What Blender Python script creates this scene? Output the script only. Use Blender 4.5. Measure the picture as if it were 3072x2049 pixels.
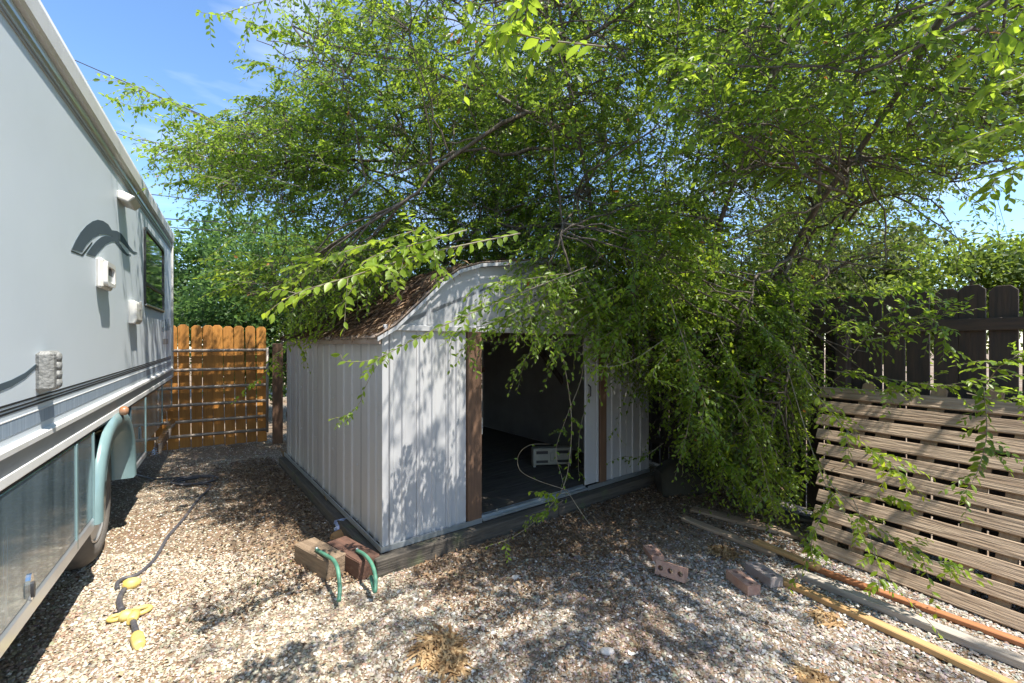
import bpy, bmesh, math, random
import numpy as np
from mathutils import Vector, Matrix, Euler
from mathutils.kdtree import KDTree
random.seed(7); RNG = np.random.default_rng(7)
for o in list(bpy.data.objects): bpy.data.objects.remove(o)
S = bpy.context.scene; C = S.collection
# ------------------------------------------------------------------ camera, sky, sun, exposure
FPX, CX, Y0, EYE = 1300.0, 1536.0, 1034.0, 1.6          # photograph: focal length, centre column, horizon row (pixels), eye height (m)
cd = bpy.data.cameras.new('camera'); cam = bpy.data.objects.new('camera', cd); C.objects.link(cam)
cam.location = (0, 0, EYE); cam.rotation_euler = (math.radians(90), 0, 0)
cd.sensor_width = 36; cd.lens = 36 * FPX / 3072; cd.shift_y = (Y0 - 1024.5) / 3072
cd.clip_start = 0.05; cd.clip_end = 2000
S.camera = cam
SUN = Vector((0.41, -0.27, 1.0)).normalized()          # towards the sun
w = bpy.data.worlds.new('World'); S.world = w; w.use_nodes = True
nt = w.node_tree; nt.nodes.clear()
def N(nt, t, **k):
    n = nt.nodes.new(t)
    for a, v in k.items(): setattr(n, a, v)
    return n
sky = N(nt, 'ShaderNodeTexSky', sky_type='NISHITA'); sky.sun_disc = False
sky.sun_elevation = math.asin(SUN.z); sky.sun_rotation = math.atan2(SUN.x, SUN.y)
sky.altitude = 800; sky.air_density = 1.0; sky.dust_density = 0.4; sky.ozone_density = 1.6
tc = N(nt, 'ShaderNodeTexCoord'); mp = N(nt, 'ShaderNodeMapping'); mp.inputs['Scale'].default_value = (2.2, 2.2, 9.0); mp.inputs['Rotation'].default_value = (0.25, -0.3, 0.3)
nz = N(nt, 'ShaderNodeTexNoise'); nz.inputs['Scale'].default_value = 1.3; nz.inputs['Detail'].default_value = 5; nz.inputs['Roughness'].default_value = .5
rp = N(nt, 'ShaderNodeValToRGB'); rp.color_ramp.elements[0].position = .50; rp.color_ramp.elements[1].position = .78
rp.color_ramp.elements[1].color = (.38, .38, .38, 1)
mx = N(nt, 'ShaderNodeMix', data_type='RGBA'); mx.inputs[7].default_value = (6.2, 6.4, 7.0, 1)
hs = N(nt, 'ShaderNodeHueSaturation'); hs.inputs['Saturation'].default_value = 1.12
bg = N(nt, 'ShaderNodeBackground'); bg.inputs['Strength'].default_value = 0.15
ow = N(nt, 'ShaderNodeOutputWorld'); L_ = nt.links.new
L_(tc.outputs['Generated'], mp.inputs['Vector']); L_(mp.outputs[0], nz.inputs['Vector']); L_(nz.outputs['Fac'], rp.inputs['Fac'])
L_(sky.outputs[0], hs.inputs['Color']); L_(hs.outputs[0], mx.inputs[6]); L_(rp.outputs[0], mx.inputs[0]); L_(mx.outputs[2], bg.inputs['Color']); L_(bg.outputs[0], ow.inputs['Surface'])
sd = bpy.data.lights.new('sun', 'SUN'); sd.energy = 4.6; sd.angle = math.radians(.53); sd.color = (1, .95, .86)
so = bpy.data.objects.new('sun', sd); C.objects.link(so); so.location = (6, -4, 12)
so.rotation_euler = (-SUN).to_track_quat('-Z', 'Y').to_euler()
S.view_settings.view_transform = 'Standard'; S.view_settings.look = 'None'; S.view_settings.gamma = 1
S.view_settings.use_curve_mapping = False; S.view_settings.exposure = 1.17
S.render.engine = 'CYCLES'
S.cycles.max_bounces = 4; S.cycles.diffuse_bounces = 3; S.cycles.glossy_bounces = 2; S.cycles.transmission_bounces = 3
# ------------------------------------------------------------------ pixel helpers (a pixel is a direction; the depth comes from what it touches)
def at(u, v, Y): return Vector(((u - CX) / FPX * Y, Y, EYE - (v - Y0) / FPX * Y))
def gr(u, v, z=0.0): return at(u, v, FPX * (EYE - z) / (v - Y0))
def proj(P):
    P = np.asarray(P, float); Yc = np.maximum(P[..., 1], 1e-3)
    return CX + FPX * P[..., 0] / Yc, Y0 - FPX * (P[..., 2] - EYE) / Yc
# ------------------------------------------------------------------ materials
def mat(name, col, rough=.6, metal=0., var=None, grain=None, nscale=4., bump=0., bscale=40., coat=0., spec=.5, stain=None, rnd=0., coord='Object'):
    """col base colour; var second colour mixed by noise; grain (sx,sy,sz) stretches that noise; stain third colour in patches; rnd brightness spread per object"""
    m = bpy.data.materials.new(name); m.use_nodes = True; t = m.node_tree; b = t.nodes['Principled BSDF']; k = t.links.new
    b.inputs['Roughness'].default_value = rough; b.inputs['Metallic'].default_value = metal
    b.inputs['Coat Weight'].default_value = coat; b.inputs['Specular IOR Level'].default_value = spec
    tcn = N(t, 'ShaderNodeTexCoord'); mpn = N(t, 'ShaderNodeMapping'); mpn.inputs['Scale'].default_value = grain or (1, 1, 1)
    oi = N(t, 'ShaderNodeObjectInfo'); ad = N(t, 'ShaderNodeVectorMath', operation='ADD')
    ml = N(t, 'ShaderNodeMath', operation='MULTIPLY'); ml.inputs[1].default_value = 37.
    k(oi.outputs['Random'], ml.inputs[0]); k(tcn.outputs[coord], mpn.inputs['Vector']); k(mpn.outputs[0], ad.inputs[0]); k(ml.outputs[0], ad.inputs[1])
    n1 = N(t, 'ShaderNodeTexNoise'); n1.inputs['Scale'].default_value = nscale; n1.inputs['Detail'].default_value = 6; n1.inputs['Roughness'].default_value = .62
    k(ad.outputs[0], n1.inputs['Vector'])
    cur = None
    if var:
        r = N(t, 'ShaderNodeValToRGB'); r.color_ramp.elements[0].position = .33; r.color_ramp.elements[1].position = .68
        r.color_ramp.elements[0].color = (*col, 1); r.color_ramp.elements[1].color = (*var, 1); k(n1.outputs['Fac'], r.inputs['Fac']); cur = r.outputs[0]
    else:
        r = N(t, 'ShaderNodeRGB'); r.outputs[0].default_value = (*col, 1); cur = r.outputs[0]
    if stain:
        n2 = N(t, 'ShaderNodeTexNoise'); n2.inputs['Scale'].default_value = stain[1]; n2.inputs['Detail'].default_value = 8; n2.inputs['Roughness'].default_value = .7
        k(tcn.outputs[coord], n2.inputs['Vector'])
        r2 = N(t, 'ShaderNodeValToRGB'); r2.color_ramp.elements[0].position = stain[2]; r2.color_ramp.elements[1].position = stain[2] + .2
        k(n2.outputs['Fac'], r2.inputs['Fac'])
        mm = N(t, 'ShaderNodeMix', data_type='RGBA'); k(r2.outputs[0], mm.inputs[0]); k(cur, mm.inputs[6]); mm.inputs[7].default_value = (*stain[0], 1); cur = mm.outputs[2]
    if rnd:
        h = N(t, 'ShaderNodeHueSaturation'); mr = N(t, 'ShaderNodeMapRange'); mr.inputs[3].default_value = 1 - rnd; mr.inputs[4].default_value = 1 + rnd
        k(oi.outputs['Random'], mr.inputs[0]); k(mr.outputs[0], h.inputs['Value']); k(cur, h.inputs['Color']); cur = h.outputs[0]
    k(cur, b.inputs['Base Color'])
    if bump:
        n3 = N(t, 'ShaderNodeTexNoise'); n3.inputs['Scale'].default_value = bscale; n3.inputs['Detail'].default_value = 5
        k(ad.outputs[0], n3.inputs['Vector'])
        bp = N(t, 'ShaderNodeBump'); bp.inputs['Strength'].default_value = bump; bp.inputs['Distance'].default_value = .01
        k(n3.outputs['Fac'], bp.inputs['Height']); k(bp.outputs[0], b.inputs['Normal'])
    return m
def leafmat(name, ramp, trans=.55, rough=.38, tcol=1.8, spec=.4):
    m = bpy.data.materials.new(name); m.use_nodes = True; t = m.node_tree; b = t.nodes['Principled BSDF']; k = t.links.new
    a = N(t, 'ShaderNodeAttribute', attribute_name='var'); r = N(t, 'ShaderNodeValToRGB'); e = r.color_ramp.elements
    while len(e) < len(ramp): e.new(.5)
    for i, (p, c) in enumerate(ramp): e[i].position = p; e[i].color = (*c, 1)
    k(a.outputs['Fac'], r.inputs['Fac']); k(r.outputs[0], b.inputs['Base Color']); b.inputs['Roughness'].default_value = rough; b.inputs['Specular IOR Level'].default_value = spec
    tr = N(t, 'ShaderNodeBsdfTranslucent'); h = N(t, 'ShaderNodeHueSaturation'); h.inputs['Value'].default_value = tcol; h.inputs['Hue'].default_value = .485
    k(r.outputs[0], h.inputs['Color']); k(h.outputs[0], tr.inputs['Color'])
    mxs = N(t, 'ShaderNodeMixShader'); mxs.inputs[0].default_value = trans; k(b.outputs[0], mxs.inputs[1]); k(tr.outputs[0], mxs.inputs[2]); k(mxs.outputs[0], t.nodes['Material Output'].inputs['Surface'])
    return m
M = {}
M['elm_leaf'] = leafmat('elm_leaf', [(0, (.065, .115, .018)), (.45, (.145, .235, .022)), (.8, (.24, .345, .026)), (.97, (.32, .41, .03)), (1, (.30, .14, .03))])
M['hedge_leaf'] = leafmat('hedge_leaf', [(0, (.030, .070, .022)), (.5, (.065, .135, .030)), (1, (.13, .22, .045))], rough=.5)
M['olive_leaf'] = leafmat('olive_leaf', [(0, (.045, .065, .020)), (.5, (.10, .135, .030)), (1, (.17, .20, .045))], rough=.5)
M['lime_leaf'] = leafmat('lime_leaf', [(0, (.055, .085, .014)), (.5, (.11, .165, .020)), (1, (.18, .24, .03))], rough=.5)
M['litter'] = leafmat('litter', [(0, (.06, .035, .02)), (.5, (.15, .09, .05)), (.85, (.28, .18, .10)), (1, (.42, .32, .20))], trans=.1, rough=.75, tcol=1)
M['straw'] = leafmat('straw', [(0, (.20, .11, .045)), (.5, (.40, .25, .115)), (1, (.58, .43, .24))], trans=.2, rough=.7, tcol=1)
M['bark'] = mat('bark', (.055, .042, .032), .9, var=(.14, .115, .09), grain=(6, 6, 1.2), nscale=5, bump=.9, bscale=9, coord='Object')
M['twig'] = mat('twig', (.16, .12, .075), .75, var=(.26, .23, .16), nscale=9)
M['rv_white'] = mat('rv_white', (.60, .66, .71), .5, var=(.64, .70, .75), nscale=1.2, spec=.3, stain=((.52, .56, .59), 3.2, .66))
M['rv_trim'] = mat('rv_trim', (.74, .73, .71), .45, var=(.66, .65, .62), nscale=5)
M['rv_grey'] = mat('rv_grey', (.30, .31, .31), .55, var=(.36, .36, .35), nscale=5)
M['decal_slate'] = mat('decal_slate', (.070, .095, .115), .7, var=(.08, .11, .13), nscale=3, spec=.2)
M['decal_blue'] = mat('decal_blue', (.20, .27, .36), .42, var=(.42, .50, .58), grain=(60, 1, 1.2), nscale=1.6)
M['decal_black'] = mat('decal_black', (.02, .022, .025), .45)
M['rv_teal'] = mat('rv_teal', (.075, .12, .14), .14, metal=.35, var=(.26, .35, .40), grain=(9, 1, .45), nscale=1.3, coat=.5, bump=.02, bscale=2)  # brighter streaks paint a bluish mirror-like reflection into the panel colour
M['rv_fender'] = mat('rv_fender', (.15, .24, .25), .28, var=(.20, .30, .31), nscale=4, coat=.3)
M['liner'] = mat('liner', (.20, .22, .17), .75, var=(.15, .16, .13), nscale=5)
M['silver'] = mat('silver', (.62, .66, .70), .28, metal=.75, var=(.72, .75, .78), nscale=5)
M['chrome'] = mat('chrome', (.7, .73, .77), .12, metal=1.)
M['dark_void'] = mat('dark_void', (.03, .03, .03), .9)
M['rubber'] = mat('rubber', (.09, .082, .075), .8, var=(.14, .125, .11), nscale=8, bump=.2, bscale=30)
M['rim'] = mat('rim', (.55, .55, .55), .35, metal=.6)
M['plastic_white'] = mat('plastic_white', (.66, .65, .62), .45, var=(.58, .56, .52), nscale=9)
M['plastic_grey'] = mat('plastic_grey', (.24, .24, .23), .5, var=(.18, .18, .17), nscale=40, bump=.8, bscale=60)
M['amber'] = mat('amber', (.35, .12, .03), .35, var=(.3, .2, .14), nscale=9)
M['glass'] = mat('glass', (.015, .02, .025), .05, spec=.8, coat=.5)
M['frame_black'] = mat('frame_black', (.03, .03, .032), .4)
M['siding'] = mat('siding', (.40, .40, .405), .42, var=(.455, .455, .455), grain=(3, 3, .6), nscale=2.2, stain=((.33, .315, .285), 5., .58), rnd=.05, bump=.12, bscale=2.6)
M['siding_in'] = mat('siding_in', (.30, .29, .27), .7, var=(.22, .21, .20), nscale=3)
M['galv'] = mat('galv', (.50, .55, .58), .35, metal=.7, var=(.40, .44, .46), nscale=7)
M['roof_steel'] = mat('roof_steel', (.34, .27, .22), .7, var=(.22, .15, .10), nscale=6)
M['stain_orange'] = mat('stain_orange', (.50, .225, .045), .62, var=(.40, .165, .032), grain=(1.3, 14, 14), nscale=2.2, bump=.35, bscale=6, rnd=.16, stain=((.30, .13, .035), 3.5, .56))
M['jamb_brown'] = mat('jamb_brown', (.12, .068, .042), .7, var=(.18, .10, .058), grain=(1.3, 14, 14), nscale=2.5, bump=.3, bscale=6)
M['fence_dark'] = mat('fence_dark', (.032, .027, .024), .85, var=(.066, .044, .032), grain=(1.2, 12, 12), nscale=2.5, bump=.4, bscale=6, rnd=.18)
M['weathered'] = mat('weathered', (.47, .355, .25), .85, var=(.25, .17, .11), grain=(1.6, 24, 24), nscale=2.0, bump=1., bscale=3.4, rnd=.12)
M['weathered_light'] = mat('weathered_light', (.47, .42, .36), .85, var=(.31, .26, .21), grain=(1.4, 18, 18), nscale=2.0, bump=.8, bscale=4, rnd=.08)
M['pine'] = mat('pine', (.50, .315, .14), .75, var=(.38, .215, .085), grain=(1.2, 14, 14), nscale=2.0, bump=.3, bscale=5, stain=((.28, .17, .09), 4., .62))
M['redwood'] = mat('redwood', (.42, .17, .065), .7, var=(.30, .11, .045), grain=(1.2, 14, 14), nscale=2.0, bump=.4, bscale=5)
M['batten'] = mat('batten', (.26, .15, .085), .8, var=(.36, .25, .14), grain=(1.2, 12, 12), nscale=2.2, bump=.5, bscale=5, rnd=.15)
M['old_beam'] = mat('old_beam', (.052, .044, .036), .9, var=(.115, .097, .077), grain=(1.2, 14, 14), nscale=2.3, bump=.9, bscale=5, stain=((.09, .11, .05), 5., .55))
M['block_wood'] = mat('block_wood', (.27, .195, .13), .85, var=(.16, .11, .07), grain=(1.5, 16, 16), nscale=3., bump=.7, bscale=7, stain=((.13, .09, .06), 9., .6))
M['block_red'] = mat('block_red', (.14, .07, .047), .8, var=(.085, .045, .032), grain=(1.5, 16, 16), nscale=3., bump=.6, bscale=7, stain=((.36, .26, .18), 9., .62))
M['hose_green'] = mat('hose_green', (.06, .20, .13), .5, var=(.10, .26, .18), nscale=20, stain=((.14, .17, .13), 22., .56))
M['brick_red'] = mat('brick_red', (.36, .20, .15), .9, var=(.44, .29, .22), nscale=14, bump=.6, bscale=60, stain=((.52, .44, .38), 11., .60))
M['brick_grey'] = mat('brick_grey', (.36, .31, .29), .9, var=(.28, .22, .20), nscale=14, bump=.6, bscale=60, stain=((.55, .50, .46), 9., .55))
M['cable'] = mat('cable', (.045, .045, .055), .5, var=(.09, .085, .09), nscale=25)
M['yellow'] = mat('yellow', (.56, .40, .075), .5, var=(.62, .50, .20), nscale=14, stain=((.34, .27, .14), 18., .58))
M['pipe'] = mat('pipe', (.30, .25, .21), .5, metal=.25, var=(.42, .36, .30), nscale=9, stain=((.22, .12, .07), 14., .58))
M['wire'] = mat('wire', (.035, .035, .04), .6)
M['stone'] = mat('stone', (.62, .57, .52), .8, var=(.50, .45, .42), nscale=20)
M['case'] = mat('case', (.34, .33, .27), .55, var=(.28, .27, .22), nscale=10)
M['foil'] = mat('foil', (.62, .66, .78), .3, metal=.5, var=(.12, .16, .34), nscale=16)
M['card'] = mat('card', (.40, .22, .09), .8, var=(.30, .15, .06), nscale=9)
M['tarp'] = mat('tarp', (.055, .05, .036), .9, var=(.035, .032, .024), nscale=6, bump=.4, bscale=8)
M['pole'] = mat('pole', (.42, .22, .10), .8, var=(.32, .16, .07), grain=(6, 6, 1), nscale=3)
# gravel: colour per stone
def gravelmat(name, ground):
    m = bpy.data.materials.new(name); m.use_nodes = True; t = m.node_tree; b = t.nodes['Principled BSDF']; k = t.links.new; b.inputs['Roughness'].default_value = .85; b.inputs['Specular IOR Level'].default_value = .3
    if not ground:
        a = N(t, 'ShaderNodeAttribute', attribute_name='Col'); k(a.outputs['Color'], b.inputs['Base Color']); return m
    g = N(t, 'ShaderNodeNewGeometry'); vo = N(t, 'ShaderNodeTexVoronoi'); vo.inputs['Scale'].default_value = 75; k(g.outputs['Position'], vo.inputs['Vector'])
    r = N(t, 'ShaderNodeValToRGB'); e = r.color_ramp.elements; e[0].color = (.17, .125, .085, 1); e[1].color = (.36, .30, .22, 1)
    sp = N(t, 'ShaderNodeSeparateColor'); k(vo.outputs['Color'], sp.inputs[0]); k(sp.outputs[0], r.inputs['Fac'])
    n2 = N(t, 'ShaderNodeTexNoise'); n2.inputs['Scale'].default_value = 1.1; n2.inputs['Detail'].default_value = 6; k(g.outputs['Position'], n2.inputs['Vector'])
    r2 = N(t, 'ShaderNodeValToRGB'); r2.color_ramp.elements[0].position = .42; r2.color_ramp.elements[1].position = .62; k(n2.outputs['Fac'], r2.inputs['Fac'])
    mm = N(t, 'ShaderNodeMix', data_type='RGBA'); mm.inputs[6].default_value = (.20, .135, .085, 1); k(r2.outputs[0], mm.inputs[0]); k(r.outputs[0], mm.inputs[7]); k(mm.outputs[2], b.inputs['Base Color'])
    bp = N(t, 'ShaderNodeBump'); bp.inputs['Strength'].default_value = .8; bp.inputs['Distance'].default_value = .012; bp.invert = True
    k(vo.outputs['Distance'], bp.inputs['Height']); k(bp.outputs[0], b.inputs['Normal']); return m
M['ground'] = gravelmat('ground', True); M['pebble'] = gravelmat('pebble', False)
# ------------------------------------------------------------------ object helpers
def link(name, me, m=None, parent=None, label=None, cat=None, group=None, kind=None, loc=None, rot=None, mtx=None):
    o = bpy.data.objects.new(name, me); C.objects.link(o)
    if m is not None and me is not None and not me.materials: me.materials.append(M[m] if isinstance(m, str) else m)
    if parent: o.parent = parent
    if loc is not None: o.location = loc
    if rot is not None: o.rotation_euler = rot
    if mtx is not None: o.matrix_local = mtx
    for k, v in (('label', label), ('category', cat), ('group', group), ('kind', kind)):
        if v: o[k] = v
    return o
def empty(name, label, cat, loc=(0, 0, 0), rz=0., group=None, mtx=None):
    return link(name, None, label=label, cat=cat, group=group, loc=loc, rot=(0, 0, rz)) if mtx is None else link(name, None, label=label, cat=cat, group=group, mtx=mtx)
def npmesh(name, V, F, smooth=False, var=None, col=None):
    me = bpy.data.meshes.new(name); V = np.ascontiguousarray(V, np.float32); F = np.ascontiguousarray(F, np.int32); n = F.shape[1]
    me.vertices.add(len(V)); me.vertices.foreach_set('co', V.ravel()); me.loops.add(F.size); me.loops.foreach_set('vertex_index', F.ravel())
    me.polygons.add(len(F)); me.polygons.foreach_set('loop_start', np.arange(0, F.size, n, dtype=np.int32)); me.polygons.foreach_set('loop_total', np.full(len(F), n, np.int32))
    if smooth: me.polygons.foreach_set('use_smooth', np.ones(len(F), bool))
    if var is not None: a = me.attributes.new('var', 'FLOAT', 'POINT'); a.data.foreach_set('value', np.ascontiguousarray(var, np.float32))
    if col is not None: a = me.attributes.new('Col', 'FLOAT_COLOR', 'POINT'); a.data.foreach_set('color', np.ascontiguousarray(np.c_[col, np.ones(len(col))], np.float32).ravel())
    me.update(calc_edges=True); return me
class MB:
    def __init__(s): s.bm = bmesh.new()
    def box(s, x0, x1, y0, y1, z0, z1, bev=0., mtx=None):
        vs = [s.bm.verts.new(p) for p in ((x0, y0, z0), (x1, y0, z0), (x1, y1, z0), (x0, y1, z0), (x0, y0, z1), (x1, y0, z1), (x1, y1, z1), (x0, y1, z1))]
        fs = [s.bm.faces.new([vs[i] for i in q]) for q in ((3, 2, 1, 0), (4, 5, 6, 7), (0, 1, 5, 4), (1, 2, 6, 5), (2, 3, 7, 6), (3, 0, 4, 7))]
        if mtx: bmesh.ops.transform(s.bm, matrix=mtx, verts=vs)
        if bev: bmesh.ops.bevel(s.bm, geom=list({e for f in fs for e in f.edges}), offset=bev, segments=1, affect='EDGES', profile=.5)
        return s
    def extr(s, poly, axis, a, b, bev=0.):
        """prism of a 2-D polygon; axis 'x': poly=(y,z), 'y': poly=(x,z), 'z': poly=(x,y)"""
        def P(p, t): return {'x': (t, p[0], p[1]), 'y': (p[0], t, p[1]), 'z': (p[0], p[1], t)}[axis]
        A = [s.bm.verts.new(P(p, a)) for p in poly]; B = [s.bm.verts.new(P(p, b)) for p in poly]; n = len(poly); fs = []
        for i in range(n): fs.append(s.bm.faces.new((A[i], A[(i + 1) % n], B[(i + 1) % n], B[i])))
        fs += [s.bm.faces.new(A[::-1]), s.bm.faces.new(B)]
        bmesh.ops.recalc_face_normals(s.bm, faces=fs)
        if bev: bmesh.ops.bevel(s.bm, geom=list({e for f in fs for e in f.edges}), offset=bev, segments=1, affect='EDGES', profile=.5)
        return s
    def tube(s, pts, r, n=8, caps=True):
        pts = [Vector(p) for p in pts]; rs = r if isinstance(r, (list, tuple)) else [r] * len(pts); rings = []; ref = None
        for i, p in enumerate(pts):
            t = (pts[min(i + 1, len(pts) - 1)] - pts[max(i - 1, 0)]).normalized()
            if ref is None: ref = t.orthogonal().normalized()
            a = (ref - t * ref.dot(t)).normalized(); ref = a; b = t.cross(a)
            rings.append([s.bm.verts.new(p + (a * math.cos(2 * math.pi * j / n) + b * math.sin(2 * math.pi * j / n)) * rs[i]) for j in range(n)])
        for q in range(len(rings) - 1):
            for j in range(n):
                f = s.bm.faces.new((rings[q][j], rings[q][(j + 1) % n], rings[q + 1][(j + 1) % n], rings[q + 1][j])); f.smooth = True
        if caps: s.bm.faces.new(rings[0][::-1]); s.bm.faces.new(rings[-1])
        return s
    def lathe(s, prof, n=32, axis='y', c=(0, 0, 0), closed=False):
        rings = []
        for r, h in prof:
            ring = []
            for j in range(n):
                a = 2 * math.pi * j / n; x, z = r * math.cos(a), r * math.sin(a)
                ring.append(s.bm.verts.new((c[0] + x, c[1] + h, c[2] + z) if axis == 'y' else (c[0] + x, c[1] + z, c[2] + h)))
            rings.append(ring)
        fs = []
        for q in range(len(rings) if closed else len(rings) - 1):
            A, B = rings[q], rings[(q + 1) % len(rings)]
            for j in range(n): f = s.bm.faces.new((A[j], A[(j + 1) % n], B[(j + 1) % n], B[j])); f.smooth = True; fs.append(f)
        if not closed: fs += [s.bm.faces.new(rings[0]), s.bm.faces.new(rings[-1])]
        bmesh.ops.recalc_face_normals(s.bm, faces=fs); return s
    def me(s, name):
        m = bpy.data.meshes.new(name); s.bm.to_mesh(m); s.bm.free(); return m
def part(name, mb, m, parent, **k): return link(name, mb.me(name), m, parent, **k)
def smooth_path(pts, n=6):
    P = [Vector(p) for p in pts]; P = [P[0] * 2 - P[1]] + P + [P[-1] * 2 - P[-2]]; out = []
    for i in range(1, len(P) - 2):
        for j in range(n):
            t = j / n; a, b, c, d = P[i - 1:i + 3]
            out.append(.5 * ((2 * b) + (c - a) * t + (2 * a - 5 * b + 4 * c - d) * t * t + (3 * b - a - 3 * c + d) * t ** 3))
    out.append(P[-2]); return out
# ------------------------------------------------------------------ ground and gravel
me = npmesh('ground', [(-150, -150, 0), (150, -150, 0), (150, 150, 0), (-150, 150, 0)], [(0, 1, 2, 3)])
link('ground', me, 'ground', kind='structure')
def ico():
    bm = bmesh.new(); bmesh.ops.create_icosphere(bm, subdivisions=1, radius=1); bm.verts.ensure_lookup_table(); bm.faces.ensure_lookup_table()
    v = np.array([p.co for p in bm.verts]); f = np.array([[q.index for q in p.verts] for p in bm.faces]); bm.free(); return v, f
OCT_V = np.array([(1, 0, 0), (0, 1, 0), (-1, 0, 0), (0, -1, 0), (0, 0, 1), (0, 0, -1)], float); OCT_F = np.array([(0, 1, 4), (1, 2, 4), (2, 3, 4), (3, 0, 4)])
def gravel(name, pts, size, tpl, flat, cols):
    V0, F0 = tpl; n = len(pts); k = len(V0)
    sc = size[:, None] * np.c_[RNG.uniform(.8, 1.25, n), RNG.uniform(.55, .95, n), RNG.uniform(.35, .7, n) * flat]
    V = V0[None] * (1 + RNG.uniform(-.25, .25, (n, k, 1))) * sc[:, None, :]
    ax = RNG.uniform(-.5, .5, n); ay = RNG.uniform(-.5, .5, n); az = RNG.uniform(0, 6.28, n)
    x, y, z = V[..., 0], V[..., 1], V[..., 2]
    y, z = y * np.cos(ax)[:, None] - z * np.sin(ax)[:, None], y * np.sin(ax)[:, None] + z * np.cos(ax)[:, None]
    x, z = x * np.cos(ay)[:, None] + z * np.sin(ay)[:, None], -x * np.sin(ay)[:, None] + z * np.cos(ay)[:, None]
    x, y = x * np.cos(az)[:, None] - y * np.sin(az)[:, None], x * np.sin(az)[:, None] + y * np.cos(az)[:, None]
    V = np.stack([x + pts[:, :1], y + pts[:, 1:2], z + (sc[:, 2] * .55)[:, None]], -1).reshape(-1, 3)
    F = (F0[None] + (np.arange(n) * k)[:, None, None]).reshape(-1, 3)
    return npmesh(name, V, F, col=np.repeat(cols, k, 0))
def stonecols(P):
    n = len(P); t = np.clip((P[:, 0] + 1.1) / 1.6, 0, 1)[:, None]
    base = (1 - t) * np.array([.45, .39, .30]) + t * np.array([.37, .335, .295])
    x, y = P.T[:2]; pat = np.sin(1.7 * x + 2.3 * y + 1) + np.sin(3.9 * x - 2.9 * y) + .7 * np.sin(7.1 * x + 5.3 * y + 2) + .5 * np.sin(13 * x - 11 * y); pat = np.clip((pat - .3) / 1.6, 0, 1)[:, None]; base = base * (1 - .55 * pat) + np.array([.24, .155, .095]) * .55 * pat
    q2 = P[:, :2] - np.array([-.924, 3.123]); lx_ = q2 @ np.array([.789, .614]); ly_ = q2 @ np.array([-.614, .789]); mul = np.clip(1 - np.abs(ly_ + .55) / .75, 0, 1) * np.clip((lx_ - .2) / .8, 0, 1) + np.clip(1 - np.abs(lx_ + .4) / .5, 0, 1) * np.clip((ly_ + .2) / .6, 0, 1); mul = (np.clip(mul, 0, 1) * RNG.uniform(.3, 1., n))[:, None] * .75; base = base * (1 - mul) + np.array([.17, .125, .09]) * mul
    c = base * RNG.uniform(.55, 1.3, (n, 1)) + RNG.normal(0, .015, (n, 3)); q = RNG.random(n)
    c[q < .10] = np.array([.34, .22, .16]) * RNG.uniform(.6, 1.2, ((q < .10).sum(), 1)); c[q > .93] = np.array([.66, .62, .56]) * RNG.uniform(.85, 1.1, ((q > .93).sum(), 1))
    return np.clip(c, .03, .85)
def field(n, x0, x1, y0, y1, f):
    P = np.c_[RNG.uniform(x0, x1, n), RNG.uniform(y0, y1, n)]; return P[f(P)]
vis = lambda P: (np.abs(P[:, 0]) < P[:, 1] * 1.28 + .5)
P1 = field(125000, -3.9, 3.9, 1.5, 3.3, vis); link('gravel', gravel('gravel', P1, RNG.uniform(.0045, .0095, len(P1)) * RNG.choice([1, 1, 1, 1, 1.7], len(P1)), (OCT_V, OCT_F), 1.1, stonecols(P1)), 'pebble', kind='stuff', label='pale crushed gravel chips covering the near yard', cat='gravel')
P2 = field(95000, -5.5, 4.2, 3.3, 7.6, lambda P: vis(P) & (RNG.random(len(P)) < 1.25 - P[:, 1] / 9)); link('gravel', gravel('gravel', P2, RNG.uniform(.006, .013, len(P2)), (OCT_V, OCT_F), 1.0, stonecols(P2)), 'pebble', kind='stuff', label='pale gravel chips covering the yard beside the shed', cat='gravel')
# ------------------------------------------------------------------ motorhome (local x: along its side, away; y: into the vehicle; z: up)
RD = Vector((-.541, .841, 0)); RL = Vector((-.841, -.541, 0)); DW = .75; TILT = .0136
rx = Vector((RD.x, RD.y, TILT)).normalized(); rz_ = rx.cross(RL).normalized()
rm = Matrix((rx, RL, rz_)).transposed().to_4x4(); rm.translation = RL * DW
rv = empty('motorhome', 'white and teal motorhome parked beside the shed, dark swoosh decal on its side', 'motorhome', mtx=rm)
def rvp(u, v):
    Z = FPX * 1.189 * DW / (700 - u); return ((Z + .541 * DW) / .841, EYE + (1013 - v) * Z / FPX)
def hz(v): return EYE - (v - 1013) / 700 * 1.189 * DW       # height of a long line from its row at the picture's left edge
S0, S1 = -2.6, 7.94
ZR, ZL = 3.10, hz(1480)
prof = [(0, ZL), (0, 2.95), (.015, 3.02), (.05, 3.06), (.12, 3.09), (1.2, 3.14), (2.3, 3.09), (2.37, 3.02), (2.38, .5), (.42, .5), (.42, ZL)]
part('body', MB().extr(prof, 'x', S0, S1 - .03), 'rv_white', rv)
# rounded rear cap
part('rear_cap', MB().extr([(.02, ZL), (.02, 2.93), (.06, 3.04), (.16, 3.08), (2.3, 3.06), (2.34, .55), (.42, .55), (.42, ZL)], 'x', S1 - .03, S1 + .02, bev=.012), 'rv_trim', rv)
part('corner_trim', MB().tube([(S1 - .02, -.008, ZL + .02), (S1 - .02, -.008, 2.96), (S1 - .03, .03, 3.07)], .018, 8), 'rv_trim', rv)
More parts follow.
